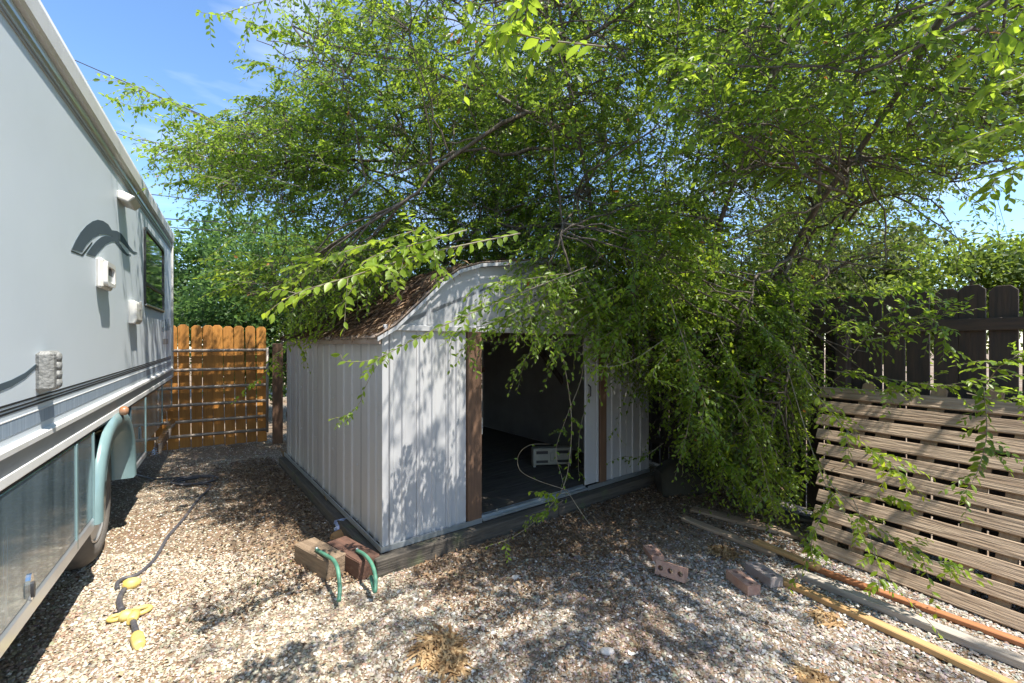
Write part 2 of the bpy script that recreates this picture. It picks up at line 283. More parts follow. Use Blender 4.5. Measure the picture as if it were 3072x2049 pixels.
# roof edge: gutter moulding, shadow gap and awning rail
part('roof_gutter', MB().extr([(-.022, 2.955), (-.034, 2.97), (-.036, 3.06), (-.026, 3.10), (.01, 3.125), (.10, 3.13), (.10, 3.02), (.0, 2.955)], 'x', S0, S1 + .01), 'rv_trim', rv)
part('awning_rail', MB().extr([(-.012, 2.895), (-.012, 2.912), (-.003, 2.918), (.0, 2.918), (.0, 2.889), (-.004, 2.889)], 'x', S0, S1 - .02), 'silver', rv)
part('awning_rail', MB().extr([(-.006, 2.862), (-.006, 2.869), (.0, 2.872), (.0, 2.859)], 'x', S0, S1 - .02), 'rv_grey', rv)
part('awning_rail', MB().extr([(-.006, 2.842), (-.006, 2.848), (.0, 2.85), (.0, 2.840)], 'x', S0, S1 - .02), 'rv_grey', rv)
def stripe(z0, z1, m, p=.0015, name='stripe'): part(name, MB().box(S0, S1 - .04, -p, .0, z1, z0), m, rv)
for v in (1225, 1238.5, 1250): stripe(hz(v), hz(v + 6.5), 'decal_black')
stripe(hz(1276), hz(1279), 'rv_trim', .003); stripe(hz(1282), hz(1326), 'decal_blue', .0018)
rail = MB().extr([(0, hz(1352)), (-.014, hz(1355)), (-.022, hz(1361)), (-.022, hz(1378)), (-.012, hz(1381)), (0, hz(1381))], 'x', S0, S1 - .01)
part('rub_rail', rail, 'rv_trim', rv)
part('seam_and_shade_strip', MB().box(S0, S1 - .03, -.004, 0, hz(1440), hz(1382)), 'rv_grey', rv)  # grey band paints in the shadow cast below the rub rail
part('rub_rail', MB().extr([(0, hz(1439)), (-.012, hz(1442)), (-.014, hz(1470)), (-.004, hz(1478)), (.02, hz(1478)), (.02, hz(1439))], 'x', S0, S1 - .01), 'rv_trim', rv)
part('seam_and_shade_strip', MB().box(S0, S1 - .03, -.005, .02, hz(1487), hz(1480)), 'decal_black', rv)
ZB = hz(1966); ZT = hz(1489)                                 # lower compartment doors
sA, sB = 3.74, 4.97
def comp(s0, s1, m='rv_teal', zb=None, label=None):
    d = part('compartment_door', MB().box(s0 + .008, s1 - .008, -.006, .03, zb if zb else ZB + .075, ZT, bev=.004), m, rv)
    part('edge_trim', MB().box(s1 - .028, s1 - .002, -.012, .02, (zb if zb else ZB) + .01, ZT, bev=.003), 'rv_fender' if m == 'rv_teal' else 'silver', d); return d
sT = rvp(229, 1500)[0]
c1 = comp(S0 + 1.4, 1.35); c2 = comp(1.35, sT); c3 = comp(sT, sA + .02)
sC, sD, sE = rvp(393, 1400)[0], rvp(436, 1300)[0], rvp(486, 1300)[0]
c4 = comp(sB - .01, sD); c5 = comp(sD, sE, zb=ZB + .13); c6 = comp(sE, S1 - .03, zb=ZB + .22)
part('skirt_trim', MB().extr([(-.012, ZB), (-.012, ZB + .06), (-.004, ZB + .073), (.03, ZB + .073), (.03, ZB)], 'x', S0 + 1.4, sA + .03), 'silver', rv)
part('skirt_trim', MB().extr([(-.012, ZB + .01), (-.012, ZB + .05), (-.004, ZB + .06), (.03, ZB + .06), (.03, ZB + .01)], 'x', sB + .02, sD), 'silver', rv)
# latch handles on the doors
s, z = rvp(85, 1765); pl = part('handle', MB().extr([(s + .022 * math.cos(a), z + .06 * math.sin(a)) for a in np.linspace(0, 6.283, 20, endpoint=False)], 'y', -.014, -.004), 'chrome', c2)
part('latch', MB().extr([(s + .011 * math.cos(a), z - .012 + .035 * math.sin(a)) for a in np.linspace(0, 6.283, 14, endpoint=False)], 'y', -.022, -.012), 'frame_black', rv)
s, z = rvp(419, 1300); part('handle', MB().box(s - .03, s + .03, -.02, -.004, z - .06, z + .06, bev=.008), 'chrome', c4)
# wheel arch flare, inner liner, wheel
sW, zW = (sA + sB) / 2, ZB + .02; AW, AH = (sB - sA) / 2, ZT - ZB + .01
def arch(k, n=26, base=0.): return [(sW - math.copysign(abs(math.cos(a)) ** .85, math.cos(a)) * AW * k, zW + base + math.sin(a) ** .8 * AH * k) for a in np.linspace(0.0001, math.pi - .0001, n)]
oo, ii = arch(1.), arch(.78)
mb = MB(); vo = []
for (a, b) in zip(oo, ii):
    vo.append([mb.bm.verts.new(p) for p in ((a[0], .0, a[1]), (a[0], -.03, a[1]), ((a[0] * .7 + b[0] * .3), -.045, a[1] * .7 + b[1] * .3), (b[0], -.038, b[1]), (b[0], .10, b[1]))])
for q in range(len(vo) - 1):
    for j in range(4): f = mb.bm.faces.new((vo[q][j], vo[q][j + 1], vo[q + 1][j + 1], vo[q + 1][j])); f.smooth = True
part('fender_flare', mb, 'rv_fender', rv)
mb = MB(); vo = [[mb.bm.verts.new((b[0], y, b[1])) for y in (.095, .55)] for b in arch(.80)]
for q in range(len(vo) - 1): f = mb.bm.faces.new((vo[q][0], vo[q][1], vo[q + 1][1], vo[q + 1][0])); f.smooth = True
part('wheel_well', mb, 'liner', rv)
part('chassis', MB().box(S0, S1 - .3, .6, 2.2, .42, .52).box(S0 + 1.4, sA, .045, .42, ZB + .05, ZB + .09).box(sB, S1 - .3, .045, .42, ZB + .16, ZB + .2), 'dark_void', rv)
wz = -TILT * sW + .405
wh = link('wheel', None, parent=rv, loc=(sW + .0, .075, wz))
part('tyre', MB().lathe([(.255, .02), (.30, .0), (.345, .005), (.375, .03), (.392, .05), (.405, .075), (.405, .2), (.385, .235), (.3, .25), (.255, .24)], 40, closed=True), 'rubber', wh)
part('rim', MB().lathe([(.258, .03), (.25, .015), (.235, .02), (.22, .06), (.10, .075), (.085, .03), (.05, .02), (.0005, .02)], 32), 'rim', wh)
# rear corner: ribbed bright bumper strip under the tail
a0, a1 = rvp(466, 1350), rvp(514, 1272); nn = 15; mb = MB(); vo = []
for i in range(nn * 2 + 1):
    t = i / (nn * 2); s = a0[0] + (a1[0] - a0[0]) * t; z = a0[1] + (a1[1] - a0[1]) * t; p = -.03 - (.022 if i % 2 else 0)
    vo.append([mb.bm.verts.new(c) for c in ((s + .03, -.0, z + .075), (s + .01, p, z + .06), (s - .02, p, z - .05), (s - .03, .06, z - .07))])
for q in range(len(vo) - 1):
    for j in range(3): mb.bm.faces.new((vo[q][j], vo[q][j + 1], vo[q + 1][j + 1], vo[q + 1][j]))
part('bumper', mb, 'chrome', rv, label='ribbed bright bumper strip under the tail')
# amber marker on a stalk above the wheel arch
s, z = rvp(346, 1236); mk = part('marker_light', MB().tube([(s, -.01, z - .11), (s, -.035, z - .06), (s, -.04, z - .02)], .012, 8), 'frame_black', rv)
part('lens', MB().lathe([(.0005, -.045), (.02, -.043), (.034, -.03), (.034, .0), (.02, .008), (.0005, .008)], 14, c=(s, -.035, z)), 'amber', mk)
# decals: swoosh
def decal(poly, m, ox, oy, sc, p):
    q = [rvp(ox + x / sc, oy + y / sc) for x, y in poly]; part('decal', MB().extr(q, 'y', -p, .0), m, rv)
decal([(75, 798), (120, 700), (180, 600), (250, 520), (320, 470), (380, 452), (440, 465), (500, 505), (540, 570), (542, 642), (480, 625), (400, 622), (320, 668), (250, 738), (195, 828)], 'decal_slate', 200, 550, 3.92, .002)
decal([(245, 850), (300, 770), (360, 700), (420, 652), (470, 638), (541, 644), (541, 572), (600, 580), (650, 610), (690, 665), (740, 750), (790, 812), (838, 832), (800, 845), (745, 805), (690, 740), (640, 697), (612, 685), (660, 770), (720, 845), (765, 856), (720, 870), (670, 830), (620, 760), (575, 702), (530, 705), (470, 735), (420, 790), (370, 850), (345, 885)], 'decal_slate', 200, 550, 3.92, .0025)
decal([(70, 812), (195, 858), (308, 714), (318, 722), (205, 876), (70, 828)], 'decal_black', 200, 550, 3.92, .0017)
decal([(0, 1158), (40, 1143), (80, 1122), (112, 1096), (112, 1108), (80, 1138), (40, 1163), (0, 1180)], 'decal_slate', 0, 0, 1, .002)
decal([(-500, 1260), (0, 1158), (0, 1180), (-500, 1300)], 'decal_slate', 0, 0, 1, .002)
# dark script lettering near the tail: pen strokes and a small plate under it
for i in range(9):
    u = 487 + i * 2.6; a = rvp(u, 996 - i * .5); b = rvp(u + 2.4, 962 + 7 * (i % 3) - i * .5)
    part('lettering', MB().tube([(a[0], -.001, a[1]), ((a[0] + b[0]) / 2 + .02, -.001, (a[1] + b[1]) / 2), (b[0], -.001, b[1])], .0045, 4), 'decal_slate', rv)
a = rvp(489, 1030); b = rvp(505, 1014); part('lettering', MB().box(a[0], b[0], -.0015, .0, a[1] - .02, a[1] + .05), 'rv_grey', rv)
# window
a, b = rvp(433, 680), rvp(490, 936); z0, z1 = rvp(433, 922)[1], a[1]; s0, s1 = a[0], b[0]
def rrect(s0, s1, z0, z1, r, n=5):
    out = []
    for cx, cz, a0 in ((s1 - r, z1 - r, 0), (s0 + r, z1 - r, 90), (s0 + r, z0 + r, 180), (s1 - r, z0 + r, 270)):
        out += [(cx + r * math.cos(math.radians(a0 + 90 * i / n)), cz + r * math.sin(math.radians(a0 + 90 * i / n))) for i in range(n + 1)]
    return out
win = link('window', None, parent=rv)
def ring(name, outer, inner, y0, y1, m, parent):
    mb = MB(); n = len(outer); vs = []
    for (a, b) in zip(outer, inner): vs.append([mb.bm.verts.new(p) for p in ((a[0], y1, a[1]), (a[0], y0, a[1]), (b[0], y0, b[1]), (b[0], y1, b[1]))])
    for q in range(n):
        for j in range(4): mb.bm.faces.new((vs[q][j], vs[q][(j + 1) % 4], vs[(q + 1) % n][(j + 1) % 4], vs[(q + 1) % n][j]))
    return part(name, mb, m, parent)
ring('frame', rrect(s0, s1, z0, z1, .07), rrect(s0 + .035, s1 - .035, z0 + .035, z1 - .035, .05), -.016, .0, 'frame_black', win)
zm = z0 + (z1 - z0) * .30
part('pane', MB().box(s0 + .03, s1 - .03, -.004, -.001, zm, z1 - .03), 'glass', win); part('pane', MB().box(s0 + .03, s1 - .03, -.006, -.001, z0 + .03, zm - .02), 'glass', win)
part('glazing_bar', MB().box(s0 + .03, s1 - .03, -.015, -.001, zm - .022, zm + .012), 'frame_black', win)
part('drip_rail', MB().box(s0 + .02, s1 - .02, -.022, -.001, z0 + .015, z0 + .035, bev=.003), 'silver', win)
# side fittings
def fit(u0, u1, v0, v1): a, b = rvp(u0, v0), rvp(u1, v1); zc = rvp(u0, v1)[1]; return a[0], b[0], zc, a[1]
s0, z1 = rvp(353, 575); s1 = rvp(372, 575)[0]; z0 = rvp(353, 606)[1]
part('scoop_light', MB().extr([(0, z1), (-.03, z1), (-.10, z1 - .03), (-.11, z0 + .045), (-.07, z0 - .005), (0, z0 + .02)], 'x', s0, s1 + .06, bev=.008), 'plastic_white', rv)
s0, z1 = rvp(290, 775); s1 = rvp(322, 775)[0]; z0 = rvp(290, 866)[1]
pv = part('porch_fitting', MB().box(s0, s1, -.035, 0, z0, z1, bev=.012), 'plastic_white', rv)
ring('rim', rrect(s0 + .02, s1 - .02, z0 + .02, z1 - .02, .03), rrect(s0 + .045, s1 - .045, z0 + .045, z1 - .05, .02), -.055, -.034, 'plastic_white', pv)
part('cover', MB().box(s0 + .045, s1 - .045, -.044, -.033, z0 + .045, z1 - .10, bev=.006), 'silver', pv); part('recess', MB().box(s0 + .045, s1 - .045, -.038, -.033, z1 - .10, z1 - .05), 'frame_black', pv)
s0, z1 = rvp(387, 903); s1 = rvp(406, 903)[0]; z0 = rvp(387, 973)[1]
uv = part('utility_box', MB().extr([(0, z1), (-.04, z1), (-.055, z1 - .02), (-.055, z0 + .03), (-.04, z0), (0, z0)], 'x', s0, s1, bev=.008), 'plastic_white', rv)
part('latch', MB().box((s0 + s1) / 2 - .015, (s0 + s1) / 2 + .015, -.068, -.054, z0 + .12, z0 + .2, bev=.005), 'plastic_grey', uv)
s0, z1 = rvp(108, 1058); s1 = rvp(141, 1058)[0]; z0 = rvp(108, 1180)[1]
tl = part('reflector_box', MB().box(s0, s1, -.06, 0, z0, z1, bev=.015), 'plastic_grey', rv)
for i in range(4): part('lens', MB().lathe([(.0005, -.012), (.018, -.008), (.028, .004), (.0005, .004)], 12, c=((s0 + s1) / 2, -.062, z1 - (z1 - z0) * (.16 + .22 * i))), 'plastic_grey', tl)
# ------------------------------------------------------------------ stained picket gate with tube rails
GA, GB = Vector((-5.235, 6.5, 0)), Vector((-4.03, 7.14, 0)); gd = (GB - GA).normalized(); gang = math.atan2(gd.y, gd.x)
g0 = GA - gd * .62
gate = empty('picket_gate', 'orange stained picket gate with metal tube rails behind the motorhome', 'gate', loc=g0, rz=gang)
def boardmesh(L, W, T, top='flat', bev=.003):
    """board with local x = length; stands upright through its object's rotation"""
    h = W / 2
    if top == 'dog': poly = [(0, -h), (L - .035, -h), (L, -h + .035), (L, h - .035), (L - .035, h), (0, h)]
    else: poly = [(0, -h), (L, -h), (L, h), (0, h)]
    return MB().extr(poly, 'z', -T / 2, T / 2, bev=bev).me('board')
UP = Euler((math.radians(90), 0, 0)).to_matrix().to_4x4() @ Matrix.Rotation(math.radians(90), 4, 'Z')   # x->z, y->-x
glen = (GB - g0).length; pm = boardmesh(1.88, .136, .018, 'dog'); pitch = .1455; k = 0; x = glen - .075
while x > .05:
    o = link('picket', pm, 'stain_orange', gate, mtx=Matrix.Translation((x, random.uniform(-.002, .002), .02 + random.uniform(-.01, .01))) @ Matrix.Rotation(math.radians(-.6 + random.uniform(-.5, .5)), 4, 'Y') @ UP); x -= pitch
for z in (1.51, 1.215, .947, .685, .434, .216):
    part('rail', MB().tube([(-.1, -.07, z - .012), (glen * .5, -.07, z), (glen - .02, -.07, z + .004)], .023, 10), 'pipe', gate)
part('end_pipe', MB().tube([(glen + .0, -.07, .17), (glen + .0, -.07, 1.55)], .02, 10), 'pipe', gate)
P = gr(833, 1330); link('gate_post', boardmesh(1.62, .15, .14, bev=.006), 'jamb_brown', label='dark brown square post at the end of the orange gate', cat='post', mtx=Matrix.Translation((P.x, P.y, 0)) @ Matrix.Rotation(gang, 4, 'Z') @ UP)
P2 = P + gd * .55
bp_ = empty('picket_fence', 'short run of brown pickets between the gate post and the shed', 'fence', loc=P + gd * .12, rz=gang)
for i in range(5): link('picket', boardmesh(1.62, .132, .018, 'dog') if i == 0 else pk, 'jamb_brown', bp_, mtx=Matrix.Translation((.08 + i * .142, .03, .02)) @ UP); pk = bp_.children[0].data
part('rail', MB().box(0, .75, .042, .08, .4, .49).box(0, .75, .042, .08, 1.2, 1.29), 'jamb_brown', bp_)
# ------------------------------------------------------------------ shed
YAW = math.radians(37.9); SA = Vector((-.924, 3.123, 0)); SDX = Vector((math.cos(YAW), math.sin(YAW), 0)); SDY = Vector((-math.sin(YAW), math.cos(YAW), 0))
SW, SL, ZF = 3.16, 3.43, .139
shed = empty('garden_shed', 'white ribbed metal shed with open doorway and gambrel roof', 'shed', loc=SA, rz=YAW)
def fx(u): k = (u - CX) / FPX; return (k * SA.y - SA.x) / (SDX.x - k * SDX.y)      # position along the front from a column
def lx(u): k = (u - CX) / FPX; return (k * SA.y - SA.x) / (SDY.x - k * SDY.y)      # position along the left side
ZH, ZE = 1.733, 1.655
def ribpanel(x0, x1, z0, z1, ribs, d=.012, rw=.022, top=None):
    """sheet in the x-z plane facing -y: folded ribs stand proud; thickness 6 mm"""
    xs = [(x0, 0)]
    for r in ribs: xs += [(r - rw, 0), (r - rw * .55, -d), (r + rw * .55, -d), (r + rw, 0)]
    xs.append((x1, 0)); mb = MB(); tz = top if top else (lambda x: z1); A = []; th = .006
    for x, y in xs: A.append([mb.bm.verts.new(p) for p in ((x, y, z0), (x, y, tz(x)), (x, y + th, tz(x)), (x, y + th, z0))])
    for q in range(len(A) - 1):
        for j in range(4): mb.bm.faces.new((A[q][j], A[q][(j + 1) % 4], A[q + 1][(j + 1) % 4], A[q + 1][j]))
    mb.bm.faces.new(A[0][::-1]); mb.bm.faces.new(A[-1]); bmesh.ops.recalc_face_normals(mb.bm, faces=mb.bm.faces[:]); return mb
# left wall panels (rotated so that the sheet faces -x of the shed)
LW = Matrix.Rotation(math.radians(-90), 4, 'Z') @ Matrix.Scale(-1, 4, (1, 0, 0))
seams = [0.0] + [lx(u) for u in (1083, 1008, 953, 911, 878)] + [SL]
seams = sorted(max(0, min(SL, s)) for s in seams)
for i in range(len(seams) - 1):
    a, b = seams[i], seams[i + 1]
    if b - a < .05: continue
    w_ = b - a; rb = [a + w_ * f for f in ((.33, .66) if w_ < .75 else (.2, .4, .6, .8))]
    mb = ribpanel(a + (.0 if i == 0 else .010), b - .006, ZF, ZE, rb, d=.011, rw=.03)
    if i: part('seam_and_shade_strip', MB().box(.002, .006, a - .012, a + .014, ZF + .005, ZE - .005), 'frame_black', shed)  # black strip behind the gap paints in the seam's shade
    me = mb.me('wall_panel'); me.transform(Matrix(((0, 1, 0, 0), (1, 0, 0, 0), (0, 0, 1, 0), (0, 0, 0, 1)))); me.flip_normals()
    link('wall_panel', me, 'siding', shed)
bolt = MB().lathe([(.0005, -.006), (.006, -.005), (.009, 0), (.0005, 0)], 8).me('screw')
for a in seams[:-1]:
    for z in (ZF + .03, .62, 1.1, ZE - .05):
        link('screw', bolt, 'galv', shed, mtx=Matrix.Translation((-.013, a + .05 + random.uniform(-.005, .005), z)) @ Matrix.Rotation(math.radians(-90), 4, 'Z'))
# front panels
xJ0, xJ1 = fx(1400), fx(1440); xK0, xK1, xK2, xK3 = fx(1758), fx(1792), fx(1796), fx(1816)
fs = [.02, fx(1250), fx(1338), xJ0 - .005]
for a, b in zip(fs[:-1], fs[1:]):
    link('wall_panel', ribpanel(a, b - .003, ZF, ZH - .01, [a + .02 + (b - a) * .06, a + (b - a) * .55], d=.012, rw=.02).me('wall_panel'), 'siding', shed)
    for z in (ZF + .04, .70, 1.2): link('screw', bolt, 'galv', shed, loc=(a + .045, -.003, z))
part('corner_trim', MB().box(-.02, .028, -.02, -.014, ZF, ZE + .02, bev=.002).box(-.02, -.014, -.014, .03, ZF, ZE + .02), 'siding', shed)
part('corner_trim', MB().box(SW - .03, SW + .02, -.02, -.013, ZF, ZE + .02, bev=.002), 'siding', shed)
fr = [xK3 + .003, (xK3 + SW) / 2, SW - .003]
for a, b in zip(fr[:-1], fr[1:]): link('wall_panel', ribpanel(a, b - .003, ZF, ZH - .01, [a + (b - a) * .3, a + (b - a) * .7], d=.012, rw=.02).me('wall_panel'), 'siding', shed)
def stud(x0, x1, y0, y1, z0, z1, m='jamb_brown', name='door_jamb'):
    me = MB().box(0, z1 - z0, -(x1 - x0) / 2, (x1 - x0) / 2, -(y1 - y0) / 2, (y1 - y0) / 2, bev=.004).me(name)
    return link(name, me, m, shed, mtx=Matrix.Translation(((x0 + x1) / 2, (y0 + y1) / 2, z0)) @ UP)
stud(xJ0, xJ1, -.03, .03, ZF + .01, ZH - .02); stud(xK2, xK3, -.02, .04, ZF + .01, ZH - .02)
dl = part('sliding_door', MB().box(xK0 - .02, xK1 - .03, -.012, .012, ZF + .03, ZH - .02, bev=.004).box(xK1 - .03, xK1, -.02, .0, ZF + .03, ZH - .02, bev=.004), 'siding', shed)
part('door_handle', MB().tube([(xK0 + .02, -.013, 1.06), (xK0 + .02, -.045, 1.08), (xK0 + .02, -.045, 1.17), (xK0 + .02, -.013, 1.19)], .007, 8), 'frame_black', dl)
part('door_hinge', MB().box(xJ1 - .002, xJ1 + .012, -.02, .01, .85, .99), 'galv', shed)
# gable, header, door track
bx1, bz1, pz = .62, 2.215, 2.384
def gz(x):
    x = min(x, SW - x); return float(np.interp(x, [-.075, .06, .46, .60, .80, SW / 2], [ZE - .015, ZE + .065, 2.09, 2.185, 2.255, pz]))
gxs = [0.0, .06, .46, .60, .80, SW / 2, SW - .80, SW - .60, SW - .46, SW - .06, SW]
for a, b in ((0.03, SW / 2), (SW / 2 + .004, SW - .03)):
    xs = sorted({a, b} | {x for x in gxs if a < x < b}); poly = [(a, ZH)] + [(b, ZH)] + [(x, gz(x) - .015) for x in reversed(xs)]
    part('gable_panel', MB().extr(poly, 'y', -.014, -.008), 'siding', shed)
for x in (.35, .8, 1.25, 1.9, 2.35, 2.8): part('rib', MB().extr([(x - .02, -.014), (x - .01, -.024), (x + .01, -.024), (x + .02, -.014)], 'z', ZH + .02, gz(x) - .03), 'siding', shed)
part('door_header', MB().box(-.01, SW + .01, -.03, -.005, ZH - .03, ZH + .012, bev=.003), 'siding', shed)
part('door_track', MB().box(xJ1 + .003, xK0 - .023, -.05, .05, ZF - .008, ZF + .012, bev=.003).box(xJ1 + .003, xK0 - .023, -.012, -.004, ZF + .012, ZF + .03).box(xJ1 + .003, xK0 - .023, .02, .028, ZF + .012, ZF + .03), 'galv', shed)
for q in ((-.024, xJ1, -.034, -.0245), (xK0, SW + .02, -.034, -.0245), (-.034, -.0245, -.034, SL)): part('base_channel', MB().box(*q, ZF - .02, ZF + .02), 'galv', shed)
# roof sheets
def roofsheet(xa, za, xb, zb, nm='roof_panel'):
    npan = 4; y0, y1 = -.07, SL + .07; dx, dz = xb - xa, zb - za; L = math.hypot(dx, dz); nx, nz2 = -dz / L, dx / L
    if nz2 < 0: nx, nz2 = -nx, -nz2
    for i in range(npan):
        ya = y0 + (y1 - y0) * i / npan + .002; yb = y0 + (y1 - y0) * (i + 1) / npan - .002; mb = MB(); row = []
        ys = [(ya, .016), (ya + .02, .016), (ya + .03, 0), ((ya + yb) / 2 - .03, 0), ((ya + yb) / 2 - .02, .012), ((ya + yb) / 2 + .02, .012), ((ya + yb) / 2 + .03, 0), (yb - .012, 0), (yb, .0)]
        for y, h in ys:
            row.append([mb.bm.verts.new(p) for p in ((xa + nx * h, y, za + nz2 * h), (xb + nx * h, y, zb + nz2 * h), (xb + nx * (h - .006), y, zb + nz2 * (h - .006)), (xa + nx * (h - .006), y, za + nz2 * (h - .006)))])
        for q in range(len(row) - 1):
            for j in range(4): mb.bm.faces.new((row[q][j], row[q][(j + 1) % 4], row[q + 1][(j + 1) % 4], row[q + 1][j]))
        mb.bm.faces.new(row[0]); mb.bm.faces.new(row[-1]); bmesh.ops.recalc_face_normals(mb.bm, faces=mb.bm.faces[:]); part(nm, mb, 'roof_steel', shed)
RP = [(-.075, ZE - .015), (.06, ZE + .065), (.46, 2.09), (.60, 2.185), (.80, 2.255), (SW / 2, pz)]; RP = RP + [(SW - x, z) for x, z in RP[-2::-1]]
for a, b in zip(RP[:-1], RP[1:]): roofsheet(a[0] + .001, a[1] + .012, b[0] - .001, b[1] + .012)
e = .068
def edge(a, b): part('roof_edge', MB().extr([(a[0], a[1] - .016), (b[0], b[1] - .016), (b[0], b[1] + .012), (a[0], a[1] + .012)], 'y', -.078, -.0705), 'siding', shed)
for a, b in zip(RP[:-1], RP[1:]): edge((a[0] + .001, a[1]), (b[0] - .001, b[1]))
part('eave_trim', MB().box(-.062, -.05, -.07, SL + .07, ZE - .05, ZE - .015), 'roof_steel', shed)
# other walls, floor and inner frame
for i in range(5): link('wall_panel', ribpanel(.02 + i * .624, .02 + (i + 1) * .624 - .004, ZF, ZE, [.2 + i * .624, .42 + i * .624], d=.012, rw=.03).me('wall_panel'), 'siding', shed, loc=(0, SL, 0))
part('back_gable', MB().extr([(.03, ZE - .02)] + [(SW - .03, ZE - .02)] + [(x, gz(x) - .02) for x in (SW - .31, SW - bx1, SW / 2, bx1, .31)], 'y', SL + .012, SL + .018), 'siding', shed)
me = ribpanel(0.01, SL - .01, ZF, ZE, [.3 * i for i in range(1, 11)], d=.012, rw=.03).me('wall_panel'); me.transform(Matrix.Translation((SW, 0, 0)) @ Matrix.Rotation(math.radians(90), 4, 'Z')); link('wall_panel', me, 'siding', shed)
for x in (.4, 1.05, 1.7, 2.35, 2.95): stud(x - .03, x + .03, SL - .09, SL - .015, ZF + .03, 1.9, 'jamb_brown', 'stud')
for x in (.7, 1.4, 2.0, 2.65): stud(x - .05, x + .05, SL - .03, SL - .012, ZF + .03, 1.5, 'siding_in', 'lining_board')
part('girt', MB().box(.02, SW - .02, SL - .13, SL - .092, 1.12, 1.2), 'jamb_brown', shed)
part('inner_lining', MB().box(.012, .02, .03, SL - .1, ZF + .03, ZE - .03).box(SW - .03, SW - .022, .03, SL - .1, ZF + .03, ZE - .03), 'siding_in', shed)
for i in range(8): link('floor_board', MB().box(0, SW - .06, -.2, .2, -.01, .01, bev=.003).me('floor_board') if i == 0 else fbm, 'old_beam', shed, loc=(.03, .27 + i * .405, ZF + .005)); fbm = [c for c in shed.children if c.name.startswith('floor_board')][0].data
# timber platform
def beam(x0, x1, y0, y1, z0, z1, m='old_beam'):
    lx_ = x1 - x0; ly = y1 - y0
    if lx_ >= ly: me = MB().box(0, lx_, -ly / 2, ly / 2, 0, z1 - z0, bev=.006).me('platform_beam'); return link('platform_beam', me, m, shed, loc=(x0, (y0 + y1) / 2, z0))
    me = MB().box(0, ly, -lx_ / 2, lx_ / 2, 0, z1 - z0, bev=.006).me('platform_beam'); return link('platform_beam', me, m, shed, loc=((x0 + x1) / 2, y0, z0), rot=(0, 0, math.radians(90)))
beam(-.1, 1.62, -.13, -.045, -.01, .118); beam(1.63, SW + .08, -.125, -.04, -.01, .112); beam(-.095, -.01, -.04, SL, -.01, .10); beam(SW - .02, SW + .07, -.03, SL, -.01, .10)
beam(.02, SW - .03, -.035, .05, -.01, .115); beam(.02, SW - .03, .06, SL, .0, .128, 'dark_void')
# ------------------------------------------------------------------ things in the shed doorway
P = Vector(at(1655, 1398, 5.2)); P.z = ZF + .018
cs = empty('plastic_case', 'grey plastic carrying case standing on the shed floor inside the doorway', 'case', loc=P, rz=math.radians(8))
part('shell', MB().box(-.24, .24, -.06, .06, 0.015, .215, bev=.012), 'case', cs)
for a, b in ((-.20, -.06), (.05, .19)): part('recess', MB().box(a, b, -.066, -.058, .15, .185), 'frame_black', cs); part('recess', MB().box(a, b, -.066, -.058, .045, .075), 'frame_black', cs)
part('latch', MB().box(-.035, .01, -.075, -.058, .06, .17, bev=.004), 'case', cs)
for x in (-.22, .2): part('foot', MB().box(x - .015, x + .015, -.07, .05, 0, .02), 'case', cs)
# ------------------------------------------------------------------ dark picket fence on the right
FD = Vector((-.472, .882, 0)).normalized(); FR = Vector((FD.y, -FD.x, 0)); DF = 4.4; fang = math.atan2(FD.y, FD.x)
def fs_(u, d): k = (u - CX) / FPX; return (FR.x * d - k * FR.y * d) / (k * FD.y - FD.x)
fo = FR * DF
fence = empty('picket_fence', 'tall dark stained picket fence behind the leaning plank panel', 'fence', loc=fo, rz=fang)
pm = boardmesh(1.98, .139, .018, 'dog'); x = -3.6; i = 0
while x < 9.4:
    if abs(x - fs_(2440, DF)) > 0: link('picket', pm, 'fence_dark', fence, mtx=Matrix.Translation((x, .0 + random.uniform(-.003, .003), .04 + random.uniform(-.012, .014))) @ Matrix.Rotation(math.radians(random.uniform(-.4, .4)), 4, 'Y') @ UP)
    x += .1495
for z in (1.70, .95, .3): part('rail', MB().box(-3.7, 9.4, .0105, .05, z, z + .088, bev=.004), 'fence_dark', fence)
for u in (2533, 2165):
    s = fs_(u, DF - .08); me = MB().box(0, 1.78, -.045, .045, -.045, .045, bev=.005).me('post'); link('post', me, 'fence_dark', fence, mtx=Matrix.Translation((s, .10, 0)) @ UP)
s = fs_(3080, DF); me = MB().box(0, 1.78, -.045, .045, -.045, .045, bev=.005).me('post'); link('post', me, 'fence_dark', fence, mtx=Matrix.Translation((s - 1.4, .10, 0)) @ UP)
# ------------------------------------------------------------------ leaning slatted panel
DB, DT, HT = 3.61, 4.25, 1.235; sl = fs_(2436, DB); slen = sl + 1.15
pan = empty('plank_panel', 'weathered slatted wooden panel leaning against the dark fence', 'panel', loc=FR * DB + FD * sl, rz=fang + math.pi)
